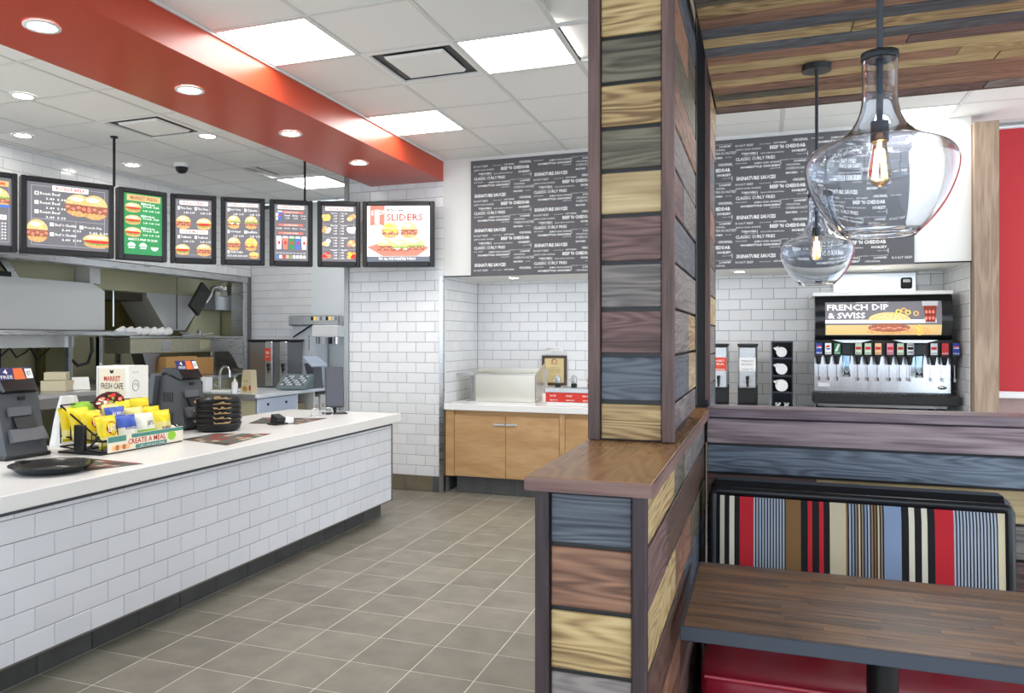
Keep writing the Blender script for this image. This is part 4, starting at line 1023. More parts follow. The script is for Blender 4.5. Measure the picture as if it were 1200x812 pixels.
for k in range(3):
    m = MB(); m.use(LITW); x, z = b.X(.2+.3*k), b.Zv(.86)
    m.add([(p, -.032, q) for p, q in ell(x, z, b.W*.1, b.H*.06, 180 if k == 2 else 0, 360 if k == 2 else 180)], [tuple(range(19))])
    m.add([(x-b.W*.08, -.032, z-.02), (x+b.W*.08, -.032, z-.02), (x+b.W*.08, -.032, z-.008), (x-b.W*.08, -.032, z-.008)], [(0, 1, 2, 3)]); m.build('icon', None, b.t)
b.done()
b = Board(PTS[6], PTS[7], 'dark menu board with four sandwiches under two white headings, beside the green one')
b.border(); b.head('ANGUS BEEF', .12, .9, .03, .10); b.head('GYROS', .12, .9, .52, .59)
for k in range(2):
    b.item(.07+.46*k, .13, str(7+k), 'Three Cheese', .3); b.item(.07+.46*k, .62, str(9+k), 'Traditional', .28)
b.food(.22, .40, .42, .24); b.food(.79, .41, .42, .22, 'sub'); b.food(.2, .86, .4, .2, 'sub'); b.food(.79, .86, .42, .22)
b.done()
b = Board(PTS[8], PTS[9], 'dark menu board with four round sandwiches and one heading')
b.border(); b.head('TURKEY & CHICKEN', .06, .94, .02, .08)
for k in range(4): b.item(.06+.48*(k % 2), .11+.38*(k//2), str(11+k), ('Roast Turkey', 'Classic', 'Crispy', 'Buffalo')[k], .3)
for k, kd in enumerate(('chick', 'green', 'beef', 'cheese')): b.food(.24+.5*(k % 2), .35+.38*(k//2), .38, .24, kd)
b.item(.06, .84, '15', 'Chicken Tenders', .36, False)
for k in range(4): b.txt('4.79', .06+.15*k, .92, .12, .03)
b.food(.82, .92, .3, .12, 'cheese'); b.done()
b = Board(PTS[10], PTS[11], 'dark menu board with a row of five coloured drink cups')
b.border(); b.head('SHAKES & DRINKS', .1, .88, .02, .085)
for v, t in ((.12, 'Combo Deal'), (.345, 'Hand Made Shakes'), (.49, 'Fountain Drinks')): b.rect(.12, .85, v, v+.035, LITSALM); b.txt(t, .3, v+.006, .4, .024)
for k in range(3): b.txt(('Small', 'Medium', 'Large')[k], .3+.24*k, .18, .16, .03); b.txt('1.99', .33+.24*k, .23, .12, .03)
for k in range(4): b.txt(('Vanilla', 'Jamocha', 'Choc', 'Oreo')[k], .06+.23*k, .41, .17, .03)
for k, c in enumerate((LITW, LITSALM, LITGREEN, LITBLUE, LITCREAM)):
    m = MB(); cupp(m, b.X(.14+.185*k), b.Zv(.68), b.W*.16, b.H*.23, c); m.build('drink_picture', None, b.t)
m = MB(); cupp(m, b.X(.16), b.Zv(.2), b.W*.14, b.H*.17, LITBLUE); cupp(m, b.X(.08), b.Zv(.22), b.W*.08, b.H*.12, LITCREAM); m.build('drink_picture', None, b.t)
for k in range(9): b.rect(.05+.1*k, .125+.1*k, .90, .955, [LITBLUE, LITW, LITRED, LITPINK, LITGRN, LITW, LITW, LITW, LITCREAM][k]); b.txt('1.69', .05+.1*k, .85, .07, .025)
b.done()
b = Board(PTS[12], PTS[13], 'dark menu board of side dishes in two columns, next to the bright promotion board')
b.border(); b.head('SIDES & SNACKS', .1, .92, .02, .09); b.rect(.5, .505, .12, .97, LITGREY)
for v in (.33, .56, .78): b.rect(.03, .97, v, v+.005, LITGREY)
for r in range(4):
    for c in range(2):
        b.txt(('Curly Fries', 'Potato Cakes', 'Mozz Sticks', 'Jalapeno', 'Onion Rings', 'Salad', 'Nuggets', 'Apple')[r*2+c], .26+.29*c, .12+.22*r, .2, .03)
        for q in range(3): b.txt('1.89', .34+.2*c, .165+.22*r+.05*q, .11, .03)
        m = MB(); x, z = b.X(.14+.73*c), b.Zv(.21+.225*r)
        for q in range(9):
            m.use([LITYEL, LITBUN, LITBUN2, LITCREAM, LITW, LITBUN, LITMEAT2, LITRED][(r*2+c+q % 2) % 8]); m.add([(p, -.032-.0003*q, s_) for p, s_ in ell(x+random.uniform(-.08, .08)*b.W, z+random.uniform(-.04, .04)*b.H, b.W*.07, b.H*.035, n=9)], [tuple(range(9))])
        m.build('food_picture', None, b.t)
b.done()
b = Board(PTS[14], PTS[15], 'wide bright promotion board with small buns on a red tray, nearest the tiled pier', LITW)
b.rect(.0, 1, .905, 1, lit('slate_band', (96, 102, 114)), .0308); b.txt("TRY ALL FIVE VARIETIES TODAY", .18, .925, .6, .045, LITW, .02)
b.r.use(LITSALM); b.r.add([(b.X(.05), -.0312, b.Zv(0)), (b.X(.05), -.0312, b.Zv(.36)), (b.X(.165), -.0312, b.Zv(.32)), (b.X(.28), -.0312, b.Zv(.36)), (b.X(.28), -.0312, b.Zv(0))], [(0, 1, 2, 3, 4)])
b.txt('$', .065, .08, .04, .1, LITW, .03); b.txt('1', .12, .07, .075, .24, LITW, .06); b.txt('29', .20, .07, .075, .09, LITW, .03)
b.txt("Arby's new", .31, .04, .27, .08, LITK, .02); b.txt('SLIDERS', .31, .14, .58, .13, LITRED, .015)
b.r.use(LITSALM); b.r.add([(b.X(.0), -.0311, b.Zv(.74)), (b.X(.15), -.0311, b.Zv(.68)), (b.X(.85), -.0311, b.Zv(.68)), (b.X(.99), -.0311, b.Zv(.75)), (b.X(.8), -.0311, b.Zv(.9)), (b.X(.25), -.0311, b.Zv(.9))], [(0, 1, 2, 3, 4, 5)])
for u, v, k in ((.37, .44, 'cheese'), (.67, .44, 'beef'), (.30, .73, 'beef'), (.78, .72, 'green'), (.53, .74, 'chick')): b.food(u, v, .27, .30, k)
b.done()
for k, (x, y, w) in enumerate(((-5.165, 5.235, 'left of the green menu board'), (-4.05, 6.44, 'above the side-dish menu board'))):
    r = thing('hanging_rod', 'thin black rod holding the menu boards, ' + w, 'rod', (x, y, ZT))
    MB().cyl((0, 0, 0), (0, 0, 3.2-ZT), .011).build('rod', BLACK_M, r); MB().cyl((0, 0, 3.2-ZT-.012), (0, 0, 3.2-ZT), .03).build('flange', BLACK_M, r)

# ================================================================== things on the counter
ZC = .859
def register(x, y, label, k=1.13):
    t = thing('cash_register', label, 'register', (x, y, ZC), rz=R(90), tilt=Matrix.Scale(k, 4))
    SX = Matrix(((0, 0, 1, 0), (1, 0, 0, 0), (0, 1, 0, 0), (0, 0, 0, 1)))   # polygon in (y,z), extruded along x
    MB().box(-.12, .13, -.10, .20, 0, .018, bev=.006).build('foot', BLACK, t)
    MB().prism([(-.095, .018), (-.05, .20), (-.03, .30), (.06, .335), (.12, .31), (.15, .018)], -.11, .11, M=SX).build('body', DARK, t)
    # sloping operator screen at the back
    MB().prism([(.13, .10), (.10, .33), (.13, .345), (.21, .12)], -.15, .15, M=SX).build('screen', mat('screen_grey', (84, 88, 94), rough=.35), t)
    MB().prism([(-.083, .075), (-.066, .135), (-.086, .14), (-.12, .085)], -.085, .095, M=SX).build('flap', DARK2, t)
    m = MB(); m.prism([(-.09, .14), (-.045, .228), (-.038, .228), (-.082, .14)], -.05, .06, M=SX); m.build('card_slot', BLACK, t)
    MB().prism([(-.058, .198), (-.052, .235), (-.062, .24), (-.068, .198)], -.075, .045, M=SX).build('tray', DARK2, t)
    MB().box(-.005, .03, -.047, -.03, .27, .285, bev=.003).build('latch', BLACK, t)
    for z in (.05, .17):
        m = MB()
        for k in range(5): m.box(-.1125, -.109, -.0+.016*k, .008+.016*k, z, z+.06)
        m.build('side_vent', BLACK, t, kind='stuff')
    MB().prism([(-.055, .315), (-.02, .365), (.10, .375), (.11, .325), (-.03, .30)], -.085, .095, M=SX).build('customer_display', mat('display_black', (18, 19, 22), rough=.2), t)
    c = MB(); c.use(mat('card_navy', (40, 40, 104), rough=.5)); c.prism([(-.02, .362), (.005, .42), (.009, .42), (-.014, .362)], -.085, .10, M=SX)
    o = c.build('promo_card', None, t); m = MB()
    f = lambda u, v: (-.085+.185*u, -.0215+.025*v-.0006, .362+.058*v)
    m.use(mat('card_orange', (236, 112, 44), rough=.5)); m.add([f(.42, .05), f(.75, .05), f(.72, .95), f(.45, .95)], [(0, 1, 2, 3)])
    m.use(PRINT_W); m.add([f(.78, .1), f(.98, .1), f(.98, .9), f(.78, .9)], [(0, 1, 2, 3)])
    text(m, 'FREE', 0, 0, 1, 1, 0, .01, fn=lambda a, b: f(.05+.34*a, .15+.25*b)); text(m, '4', 0, 0, 1, 1, 0, .03, fn=lambda a, b: f(.15+.12*a, .5+.38*b))
    m.use(PRINT_K); text(m, '$5', 0, 0, 1, 1, 0, .01, fn=lambda a, b: f(.81+.14*a, .3+.4*b)); m.build('lettering', None, o)
    return t
register(-3.75, 3.10, 'charcoal cash register nearest the camera, left of the chip rack')
register(-3.80, 4.50, 'charcoal cash register behind the chip rack, left of the basket stack')
# black serving tray and paper mats
tr = thing('serving_tray', 'shallow round black tray at the near end of the white counter', 'tray', (-3.17, 2.83, ZC))
MB().lathe([(.001, .004), (.125, .004), (.135, .008), (.175, .036), (.186, .038), (.186, .034), (.178, .031), (.14, 0), (.001, 0)], n=40).build('dish', mat('gloss_black_plastic', (24, 25, 27), rough=.16), tr)
MB().prism([(-.17, -.03), (-.215, -.022), (-.215, .022), (-.17, .03)], .032, .038).build('handle', mat('gloss_black_plastic', (24, 25, 27)), tr)
MATP = [(58, 50, 46), (126, 96, 78), (190, 172, 150), (86, 110, 104), (150, 60, 52)]
def mat_paper(pts, label, seed, z=ZC, name='paper_mat'):
    c = Vector((sum(p[0] for p in pts)/4, sum(p[1] for p in pts)/4, 0)); rnd = random.Random(seed)
    t = thing(name, label, 'paper mat', (c.x, c.y, z))
    q = [Vector((p[0]-c.x, p[1]-c.y, 0)) for p in pts]
    f = lambda u, v: q[0]*(1-u)*(1-v)+q[1]*u*(1-v)+q[2]*u*v+q[3]*(1-u)*v
    m = MB(); vs = [f(0, 0), f(1, 0), f(1, 1), f(0, 1)]
    m.prism([(v.x, v.y) for v in vs], 0, .0012); m.build('sheet', mat('mat_paper', (92, 84, 78), rough=.6), t)
    m = MB(); m.use(mat('mat_print', (150, 126, 108), rough=.6, var=.8, vscale=38))
    nu, nv = 8, 6
    for i in range(nu):
        for j in range(nv):
            m.use(mat('mat_print_%d' % rnd.randrange(5), MATP[rnd.randrange(5)], rough=.6)); e = .12
            g = [f((i+e)/nu, (j+e)/nv), f((i+1-e)/nu, (j+e)/nv), f((i+1-e)/nu, (j+1-e)/nv), f((i+e)/nu, (j+1-e)/nv)]
            m.add([(v.x, v.y, .0016) for v in g], [(0, 1, 2, 3)])
    m.build('print', None, t, kind='stuff')
for k in range(5): mat('mat_print_%d' % k, MATP[k], rough=.6)
mat_paper([(-3.02, 2.90), (-2.93, 3.16), (-3.36, 3.20), (-3.36, 2.96)], 'printed paper mat beside the round black tray', 1, ZC)
mat_paper([(-2.96, 3.86), (-3.05, 4.44), (-3.40, 4.32), (-3.40, 3.99)], 'printed paper mat in front of the basket stack', 2)
mat_paper([(-3.20, 4.99), (-3.22, 5.44), (-3.72, 5.31), (-3.57, 4.91)], 'printed paper mat lying past the basket stack near the counter end', 3)
# chip rack and its bags
rk = thing('chip_rack', 'black wire snack rack with a printed front strip on the order counter', 'rack', (-3.345, 3.62, ZC), rz=R(90))
m = MB()
for z in (.012, .07):
    m.tube([(-.31, 0, z), (.30, 0, z), (.30, .30, z+.02), (-.31, .30, z+.02)], .005, n=6, closed=True)
for k in range(5):
    y = .002+.075*k; m.tube([(-.31, y, .012+.02*k), (-.31, y, .075+.03*k), (.30, y, .075+.03*k), (.30, y, .012+.02*k)], .004, n=6, closed=True)
m.tube([(-.31, .30, .05), (-.31, .30, .26), (.30, .30, .26), (.30, .30, .05)], .004, n=6)
m.tube([(-.31, 0, .07), (-.31, .3, .26)], .005, n=6); m.tube([(.30, 0, .07), (.30, .3, .26)], .005, n=6)
m.tube([(-.315, .02, .10), (-.345, .08, .02), (-.33, .16, .015), (-.315, .2, .05)], .006, n=6)
m.build('wire_frame', BLACK_M, rk)
MB().box(-.345, -.318, .10, .17, .015, .16, bev=.004).build('side_bracket', BLACK, rk)
MB().box(-.33, .31, -.005, .30, 0, .010, bev=.002).build('base', BLACK, rk)
m = MB(); m.use(mat('strip_cream', (236, 228, 208), rough=.6)); m.box(-.29, .30, -.018, -.012, .008, .095)
stp = m.build('front_strip', None, rk); m = MB()
m.use(mat('strip_teal', (76, 140, 128), rough=.6)); qy = -.0186
for a, b, c, d in ((-.29, -.16, .062, .093), (-.12, .30, .072, .093), (-.09, .16, .010, .032)): m.add([(a, qy, c), (b, qy, c), (b, qy, d), (a, qy, d)], [(0, 1, 2, 3)])
m.use(PRINT_R); text(m, 'CREATE A MEAL', -.15, .038, .30, .030, -.0192, .02)
m.use(PRINT_W); text(m, 'add a side and a drink', -.06, .014, .2, .013, -.0196)
for k in range(5): m.use(LITMEAT if k % 2 else LITBUN2); m.add([(-.25+.025*k+a, qy-.0006, .03+b) for a, b in ell(0, 0, .018, .015, n=10)], [tuple(range(10))])
m.use(mat('lime', (150, 206, 60), rough=.5)); m.add([(.2+a, qy-.0008, .05+b) for a, b in ell(0, 0, .035, .028, n=12)], [tuple(range(12))])
m.build('lettering', None, stp)
BAGC = {'y': (246, 222, 40), 'b': (64, 96, 190), 'w': (242, 240, 226), 'o': (240, 150, 60), 'g': (150, 206, 60), 'c': (246, 232, 150), 'p': (150, 140, 200), 'k': (70, 24, 30)}
BG = {k: mat('bag_film_'+n, BAGC[k], rough=.3, var=.08, vscale=20) for k, n in (('y', 'yellow'), ('b', 'blue'), ('w', 'white'), ('o', 'orange'), ('g', 'green'), ('c', 'cream'), ('p', 'lilac'), ('k', 'maroon'))}
def chip_bag(x, y, z, bands, word, label, w=.15, h=.175, rz=0, lean=12, side='y'):
    T = Matrix.Rotation(R(-lean), 4, 'X')
    wx, wy = wm(rk) @ Vector((x, y, 0)), 0
    t = thing('chip_bag', label, 'chip bag', (wx[0], wx[1], ZC+z), rz=R(90)+rz, tilt=T, group=None)
    rnd = random.Random(label)
    def P(u, v, s):
        e = max(0, 1-(2*u-1)**2)**.5*max(0, 1-abs(2*v-1)**5)
        d = .030*e*(1+.25*math.sin(9*u+rnd_ph)*math.sin(7*v+1))
        ww = w*(1-.10*math.sin(math.pi*v)); cr = .004*math.sin(22*u) if v > .9 or v < .1 else 0
        return ((u-.5)*ww, s*d+cr, h*v)
    rnd_ph = rnd.uniform(0, 6)
    m = MB(); nv = 12
    for s in (-1, 1):
        for j in range(nv):
            v0, v1 = j/nv, (j+1)/nv
            col = side
            if s < 0:
                for c, lim in bands:
                    if (v0+v1)/2 >= lim: col = c; break
            m.use(BG[col]); m.grid(lambda a, b: P(a if s < 0 else 1-a, v0+(v1-v0)*b, s), 10, 1, smooth=True)
    m.build('film', None, t)
    if word:
        m = MB(); d = lambda u, v: (lambda p: (p[0], p[1]-.0022, p[2]))(P(u, v, -1))
        c, (u0, u1, v0, v1) = word[1], word[2]
        if c == 'r':
            m.use(PRINT_R); m.add([d(.5*(u0+u1)+.62*(u1-u0)*math.cos(a*.3927), .5*(v0+v1)+.95*(v1-v0)*math.sin(a*.3927)) for a in range(16)], [tuple(range(16))])
            d2 = lambda u, v: (lambda p: (p[0], p[1]-.004, p[2]))(P(u, v, -1)); m.use(PRINT_W); text(m, word[0], 0, 0, 1, 1, 0, .02, fn=lambda a, b: d2(u0+(u1-u0)*a, v0+(v1-v0)*b))
        else:
            m.use({'k': PRINT_K, 'w': PRINT_W, 'n': ST['n']}[c]); text(m, word[0], 0, 0, 1, 1, 0, .02, fn=lambda a, b: d(u0+(u1-u0)*a, v0+(v1-v0)*b))
        m.build('lettering', None, t)
L1 = [('y', .30), ('c', .12), ('y', 0)]; RU = [('b', .62), ('w', .28), ('o', 0)]; SO = [('w', .45), ('g', 0)]; BA = [('y', .62), ('c', 0)]
lay = ("LAY'S", 'r', (.36, .80, .48, .70))
chip_bag(-.215, .045, .025, L1, lay, 'yellow chip bag with a red logo in the front row, nearest the camera', h=.18)
chip_bag(-.07, .045, .025, RU, ('RUFFLES', 'n', (.2, .85, .50, .62)), 'blue and white chip bag in the front row of the rack', h=.17, side='b')
chip_bag(.075, .045, .025, SO, ("LAY'S", 'k', (.4, .8, .55, .70)), 'white and green chip bag in the front row of the rack', h=.17, side='g')
chip_bag(.215, .045, .025, BA, ("BAKED", 'n', (.25, .8, .3, .42)), 'pale yellow chip bag at the far end of the front row', h=.175)
chip_bag(-.235, .125, .055, L1, lay, 'yellow chip bag in the second row at the camera end of the rack', h=.18, lean=15)
chip_bag(-.07, .125, .075, [('b', .5), ('o', 0)], ('RUFFLES', 'w', (.2, .85, .68, .8)), 'blue chip bag behind the blue and white one', h=.165, side='b')
chip_bag(.075, .125, .065, [('c', .5), ('g', 0)], None, 'cream and green chip bag in the second row', h=.16, side='g')
chip_bag(.215, .125, .055, [('y', 0)], None, 'plain yellow chip bag in the second row at the far end', h=.165)
chip_bag(-.25, .195, .06, L1, None, 'yellow chip bag in the third row at the camera end', h=.19, lean=15)
chip_bag(-.02, .205, .10, [('c', .6), ('y', 0)], None, 'cream-topped chip bag in the third row', h=.15)
chip_bag(.075, .215, .105, [('y', .5), ('c', 0)], ("LAY'S", 'r', (.4, .75, .45, .6)), 'yellow chip bag with small logo in the back row, middle', h=.16)
chip_bag(.22, .215, .11, [('y', .35), ('c', 0)], ("LAY'S", 'r', (.4, .75, .45, .6)), 'yellow chip bag with small logo in the back row, far end', h=.16)
chip_bag(-.255, .265, .06, L1, None, 'yellow chip bag in the last row at the camera end', h=.19, lean=12)
chip_bag(-.16, .245, .16, [('g', .45), ('y', 0)], None, 'lime chip bag lying high behind the maroon round card', h=.13, lean=35, w=.15)
tp = thing('rack_topper', 'round dark red sandwich picture card standing above the chip bags', 'card', (-3.585, 3.60, ZC+.26), rz=R(90))
m = MB(); m.use(mat('topper_maroon', (84, 22, 26), rough=.5)); m.prism(ell(0, 0, .115, .058), -.004, 0, M=Matrix.Rotation(R(90), 4, 'X')); m.box(-.01, .01, -.002, .002, -.20, -.05)
m.build('card', None, tp); m = MB()
for k in range(26):
    a, r_ = random.uniform(0, 6.28), random.random()**.5
    m.use([LITMEAT, LITMEAT2, LITCREAM, LITRED, LITGRN][k % 5]); cx_, cz_ = .095*r_*math.cos(a), .042*r_*math.sin(a)
    m.add([(cx_+p, -.001-.0002*k, cz_+q) for p, q in ell(0, 0, random.uniform(.010, .022), random.uniform(.006, .012), n=8)], [tuple(range(8))])
m.build('print', None, tp, kind='stuff')
tc_ = thing('tent_card', 'small white folded card between the chip rack and basket stack', 'card', (-3.55, 4.06, ZC), rz=R(82))
m = MB(); m.prism([(-.03, 0), (0, .075), (.03, 0), (.028, 0), (0, .071), (-.028, 0)], -.06, .06, M=Matrix(((0, 0, 1, 0), (1, 0, 0, 0), (0, 1, 0, 0), (0, 0, 0, 1)))); m.build('card', PAPER, tc_)
m = MB(); m.use(PRINT_K); g = lambda u, v: (-.06+.12*u, -.03+.03*v-.001, .075*v)
text(m, 'Try our sides', 0, 0, 1, 1, 0, fn=lambda a, b: g(.15+.7*a, .65+.14*b))
for k in range(3): m.add([g(.24+.26*k+p, .36+q) for p, q in ell(0, 0, .07, .12, n=10)], [tuple(range(10))])
m.build('lettering', None, tc_)
# sign box behind the rack
sgb = thing('carton_sign', 'white printed carton standing behind the chip rack on the order counter', 'carton', (-3.86, 3.90, ZC), rz=R(10))
MB().box(-.115, .115, 0, .21, 0, .455, bev=.002).build('box', PAPER, sgb)
m = MB(); m.use(mat('sign_panel', (232, 222, 200), rough=.7)); m.add([(-.095, -.0012, .20), (.085, -.0012, .20), (.085, -.0012, .44), (-.095, -.0012, .44)], [(0, 1, 2, 3)])
m.use(PRINT_K)
for a, b, c, d in ((-.102, -.099, .2, .445), (.115, .1151, 0, .01)): m.add([(a, -.0016, c), (b, -.0016, c), (b, -.0016, d), (a, -.0016, d)], [(0, 1, 2, 3)])
m.add([(-.005+p, -.002, .42+q) for p, q in ((-.014, .012), (-.012, -.006), (0, -.014), (.012, -.006), (.014, .012), (0, .006))], [tuple(range(6))])
m.use(PRINT_R); text(m, 'MARKET', -.06, .36, .115, .032, -.002, .02); m.use(PRINT_K); text(m, 'FRESH CAFE', -.08, .31, .155, .038, -.002, .01)
text(m, 'sandwiches and salads', -.07, .265, .14, .012, -.002); text(m, 'made just for you', -.06, .245, .12, .012, -.002); m.add([(-.05, -.002, .29), (.05, -.002, .29), (.05, -.002, .293), (-.05, -.002, .293)], [(0, 1, 2, 3)])
m.use(ST['p']); m.add([(-.10, -.0018, .14), (-.05, -.0018, .14), (-.05, -.0018, .17), (-.10, -.0018, .17)], [(0, 1, 2, 3)]); m.build('lettering', None, sgb)
m = MB(); m.use(PRINT_G); m.tube([(.1162, .07+.035*math.cos(a*.52), .33+.035*math.sin(a*.52)) for a in range(12)], .0022, n=5, closed=True); m.tube([(.1162, .05, .33), (.1162, .07, .345), (.1162, .09, .325)], .002, n=5)
text(m, 'fresh', 0, 0, 1, 1, 0, fn=lambda a, b: (.1158, .04+.06*a, .41+.012*b)); m.build('side_print', None, sgb)
# white carrier bag
cb = thing('carrier_bag', 'crumpled white plastic bag standing between the near register and the carton', 'bag', (-3.86, 3.56, ZC))
def bagf(u, v):
    a = 2*math.pi*u; r_ = .09*(1-.55*v**1.3)*(1+.10*math.sin(5*a+1+2*v)+.05*math.sin(11*a)); return (r_*math.cos(a)*1.05, r_*math.sin(a), .29*v)
MB().grid(bagf, 40, 12).build('film', mat('white_film', (236, 236, 236), rough=.45), cb)
MB().add([bagf(i/40, 1) for i in range(40)], [tuple(range(40))]).build('tie', PALE_W, cb)
MB().lathe([(.001, .0), (.012, .004), (.012, .016), (.001, .02)], n=12, M=Matrix.Translation((.075, -.045, .15))).build('red_clip', PRINT_R, cb)
# stack of baskets
for k in range(6):
    t = thing('food_basket', 'black oval food basket, %s in the stack on the counter' % ('bottom one', 'second from the bottom', 'third from the bottom', 'fourth from the bottom', 'fifth from the bottom', 'topmost')[k], 'basket', (-3.50, 4.48, ZC+.033*k), group='stacked black baskets')
    S = Matrix.Diagonal((1, 1.12, 1, 1))
    MB().lathe([(.001, 0), (.115, 0), (.128, .02), (.137, .055), (.146, .057), (.146, .05), (.141, .046), (.132, .018), (.12, .003), (.115, .006), (.001, .006)], n=36, M=S).build('shell', mat('basket_black', (22, 23, 25), rough=.28), t)
    m = MB()
    for q in range(3): m.lathe([(.133+.0035*q, .012+.013*q), (.137+.0035*q, .016+.013*q), (.1345+.0035*q, .02+.013*q)], n=36, M=S)
    m.build('rib', BLACK, t, kind='stuff')
    l = thing('basket_liner', 'tan paper liner sticking out of the stack, in the %s basket' % ('bottom', 'second', 'third', 'fourth', 'fifth', 'topmost')[k], 'paper liner', (-3.50, 4.48, ZC+.033*k+.04), group='paper liners in the basket stack')
    m = MB(); rnd = random.Random(k)
    for a0 in (R(-38), R(200)):
        if a0 > 0 and k % 2: continue
        n = 7
        r0 = [(.128*math.cos(a0+.12*i-.4), .143*math.sin(a0+.12*i-.4), .008) for i in range(n)]
        r1 = [(.158*math.cos(a0+.12*i-.4)+rnd.uniform(-.006, .006), .177*math.sin(a0+.12*i-.4), .018+rnd.uniform(0, .022)) for i in range(n)]
        r2 = [(x, y, z+.0015) for x, y, z in r1]; r3 = [(x, y, z+.0015) for x, y, z in r0]
        m.add(r0+r1+r2+r3, [(j*n+i, j*n+i+1, ((j+1) % 4)*n+i+1, ((j+1) % 4)*n+i) for i in range(n-1) for j in range(4)])
    m.build('sheet', mat('kraft_liner', (206, 176, 134), rough=.8), l)
# small things near the counter end
cr_ = thing('card_reader', 'small black card reader on a stand on the far mat', 'card reader', (-3.33, 4.93, ZC), rz=R(70))
MB().box(-.06, .06, -.05, .05, 0, .012, bev=.004).build('base', BLACK, cr_)
MB().prism([(-.035, .012), (-.05, .05), (.03, .075), (.045, .012)], -.035, .035, M=Matrix(((0, 0, 1, 0), (1, 0, 0, 0), (0, 1, 0, 0), (0, 0, 0, 1)))).build('body', BLACK, cr_)
MB().box(.04, .12, -.04, .045, .0, .045, bev=.008).build('paper_roll_cover', PALE_W, cr_)
wh = thing('wire_holder', 'thin wire card holder near the far end of the counter', 'holder', (-3.30, 5.50, ZC), rz=R(60))
m = MB()
for s in (-.06, .06): m.tube([(s+.04*math.cos(a*.4), -.0+.0*a, .04+.035*math.sin(a*.4)) for a in range(16)], .003, n=6, closed=True); m.tube([(s, 0, .005), (s, .10, .003)], .003, n=6)
m.tube([(-.06, .1, .003), (.06, .1, .003)], .003, n=6); m.build('wire', CHROME, wh)
ms_ = thing('counter_monitor', 'dark grey order screen seen edge-on at the far end of the counter', 'monitor', (-3.36, 5.80, ZC), rz=R(38))
MB().box(-.10, .10, -.07, .07, 0, .010, bev=.004).build('base', BLACK, ms_)
MB().tube([(0, 0, .01), (0, .0, .06), (.0, .015, .10)], .016).build('neck', BLACK, ms_)
tl = Matrix.Translation((0, .01, .22)) @ Matrix.Rotation(R(-12), 4, 'X')
m = MB(); m.box(-.075, .075, -.018, .018, -.17, .17, M=tl, bev=.006); m.build('housing', DARK, ms_)
m = MB(); m.box(-.068, .068, -.021, -.018, -.16, .16, M=tl); m.build('screen', mat('screen_slate', (92, 94, 104), rough=.3), ms_)

# ================================================================== kitchen behind the counter
hd = thing('exhaust_hood', 'large plain stainless exhaust hood filling the kitchen pass-through, nearest the camera', 'hood', (-7.0, 5.4, 1.57))
m = MB(); m.prism([(3.6, 1.575), (6.52, 1.575), (6.52, 1.985), (6.36, 2.06), (3.6, 2.06)], -7.45, -6.56, M=Matrix(((0, 0, 1, 0), (1, 0, 0, 0), (0, 1, 0, 0), (0, 0, 0, 1))))
m.build('shell', STEEL_H, hd, world=True)
MB().box(-7.4, -6.6, 6.36, 6.5, 2.06, 2.8).build('duct', STEEL_H, hd, world=True)
MB().box(-7.4, -6.8, 3.6, 6.355, 2.062, 3.1).build('upper_panel', STEEL_O, hd, world=True)
MB().box(-7.45, -6.55, 3.6, 6.53, 1.56, 1.575, bev=.004).build('lip', STEEL_D, hd, world=True)
sv = thing('security_bracket', 'black device on a pale bracket above the hood, cut by the picture edge', 'device', (-6.7, 5.2, 2.062))
MB().box(-.1, .1, -.18, .25, 0, .05, bev=.01).box(-.08, .08, -.1, .05, .05, .16, bev=.02).build('body', BLACK, sv)
MB().lathe([(.001, .10), (.05, .11), (.06, .15), (.04, .19), (.001, .2)], c=(.1, -.05, 0), n=16).build('white_head', PALE_W, sv)
m = MB(); m.prism([(.32, 0), (.40, 0), (.22, .23), (.12, .23)], -.02, .02, M=Matrix(((0, 0, 1, 0), (1, 0, 0, 0), (0, 1, 0, 0), (0, 0, 0, 1)))); m.build('brace', STEEL, sv)
# pass ledge
pl = thing('pass_ledge', 'long stainless pass-through ledge on square posts under the exhaust hood', 'shelf', (-6.2, 5.3, .95))
MB().box(-6.53, -6.1, 3.6, 6.50, 1.515, 1.555, bev=.004).build('top', STEEL, pl, world=True)
MB().box(-6.42, -6.38, 3.6, 5.95, 1.40, 1.513).build('apron', STEEL_H, pl, world=True)
for x, y in ((-6.33, 6.22), (-6.2, 5.72), (-6.33, 4.4)): MB().box(x-.022, x+.022, y-.022, y+.022, 1.03, 1.513).build('post', CHROME, pl, world=True)
m = MB()
for k in range(9): m.lathe([(.001, -.009), (.006, -.008), (.008, 0)], c=(-6.12, 5.0+.17*k, 1.515), n=8)
m.build('screw_head', CHROME, pl, world=True, kind='stuff')
pt = thing('prep_table', 'stainless prep table with a raised rear strip behind the near register', 'table', (-5.9, 5.0, 0))
MB().box(-6.5, -5.55, 3.6, 6.05, .985, 1.025, bev=.004).build('top', STEEL, pt, world=True)
MB().box(-5.60, -5.56, 3.7, 6.0, .90, .985).build('apron', STEEL_D, pt, world=True)
MB().box(-6.45, -5.6, 3.7, 6.0, .28, .30).build('undershelf', STEEL_D, pt, world=True)
for x in (-6.45, -5.6):
    for y in (3.75, 5.95): MB().cyl((x, y, 0), (x, y, .985), .022).build('leg', STEEL, pt, world=True)
def carton(x, y, z, sx, sy, sz, m, label, rz=0, name='carton', cat='carton', group=None, print_=None):
    t = thing(name, label, cat, (x, y, z), rz=rz, group=group)
    MB().box(-sx/2, sx/2, -sy/2, sy/2, 0, sz, bev=.004).build('box', m, t)
    MB().box(-sx/2, sx/2, -.002, .004, sz, sz+.0012).build('tape', PAPER, t)
    if print_:
        k = MB(); text(k, print_, -sx*.3, sz*.5, sx*.6, sz*.15, -sy/2-.001, .01); k.build('lettering', PRINT_R, t)
    return t
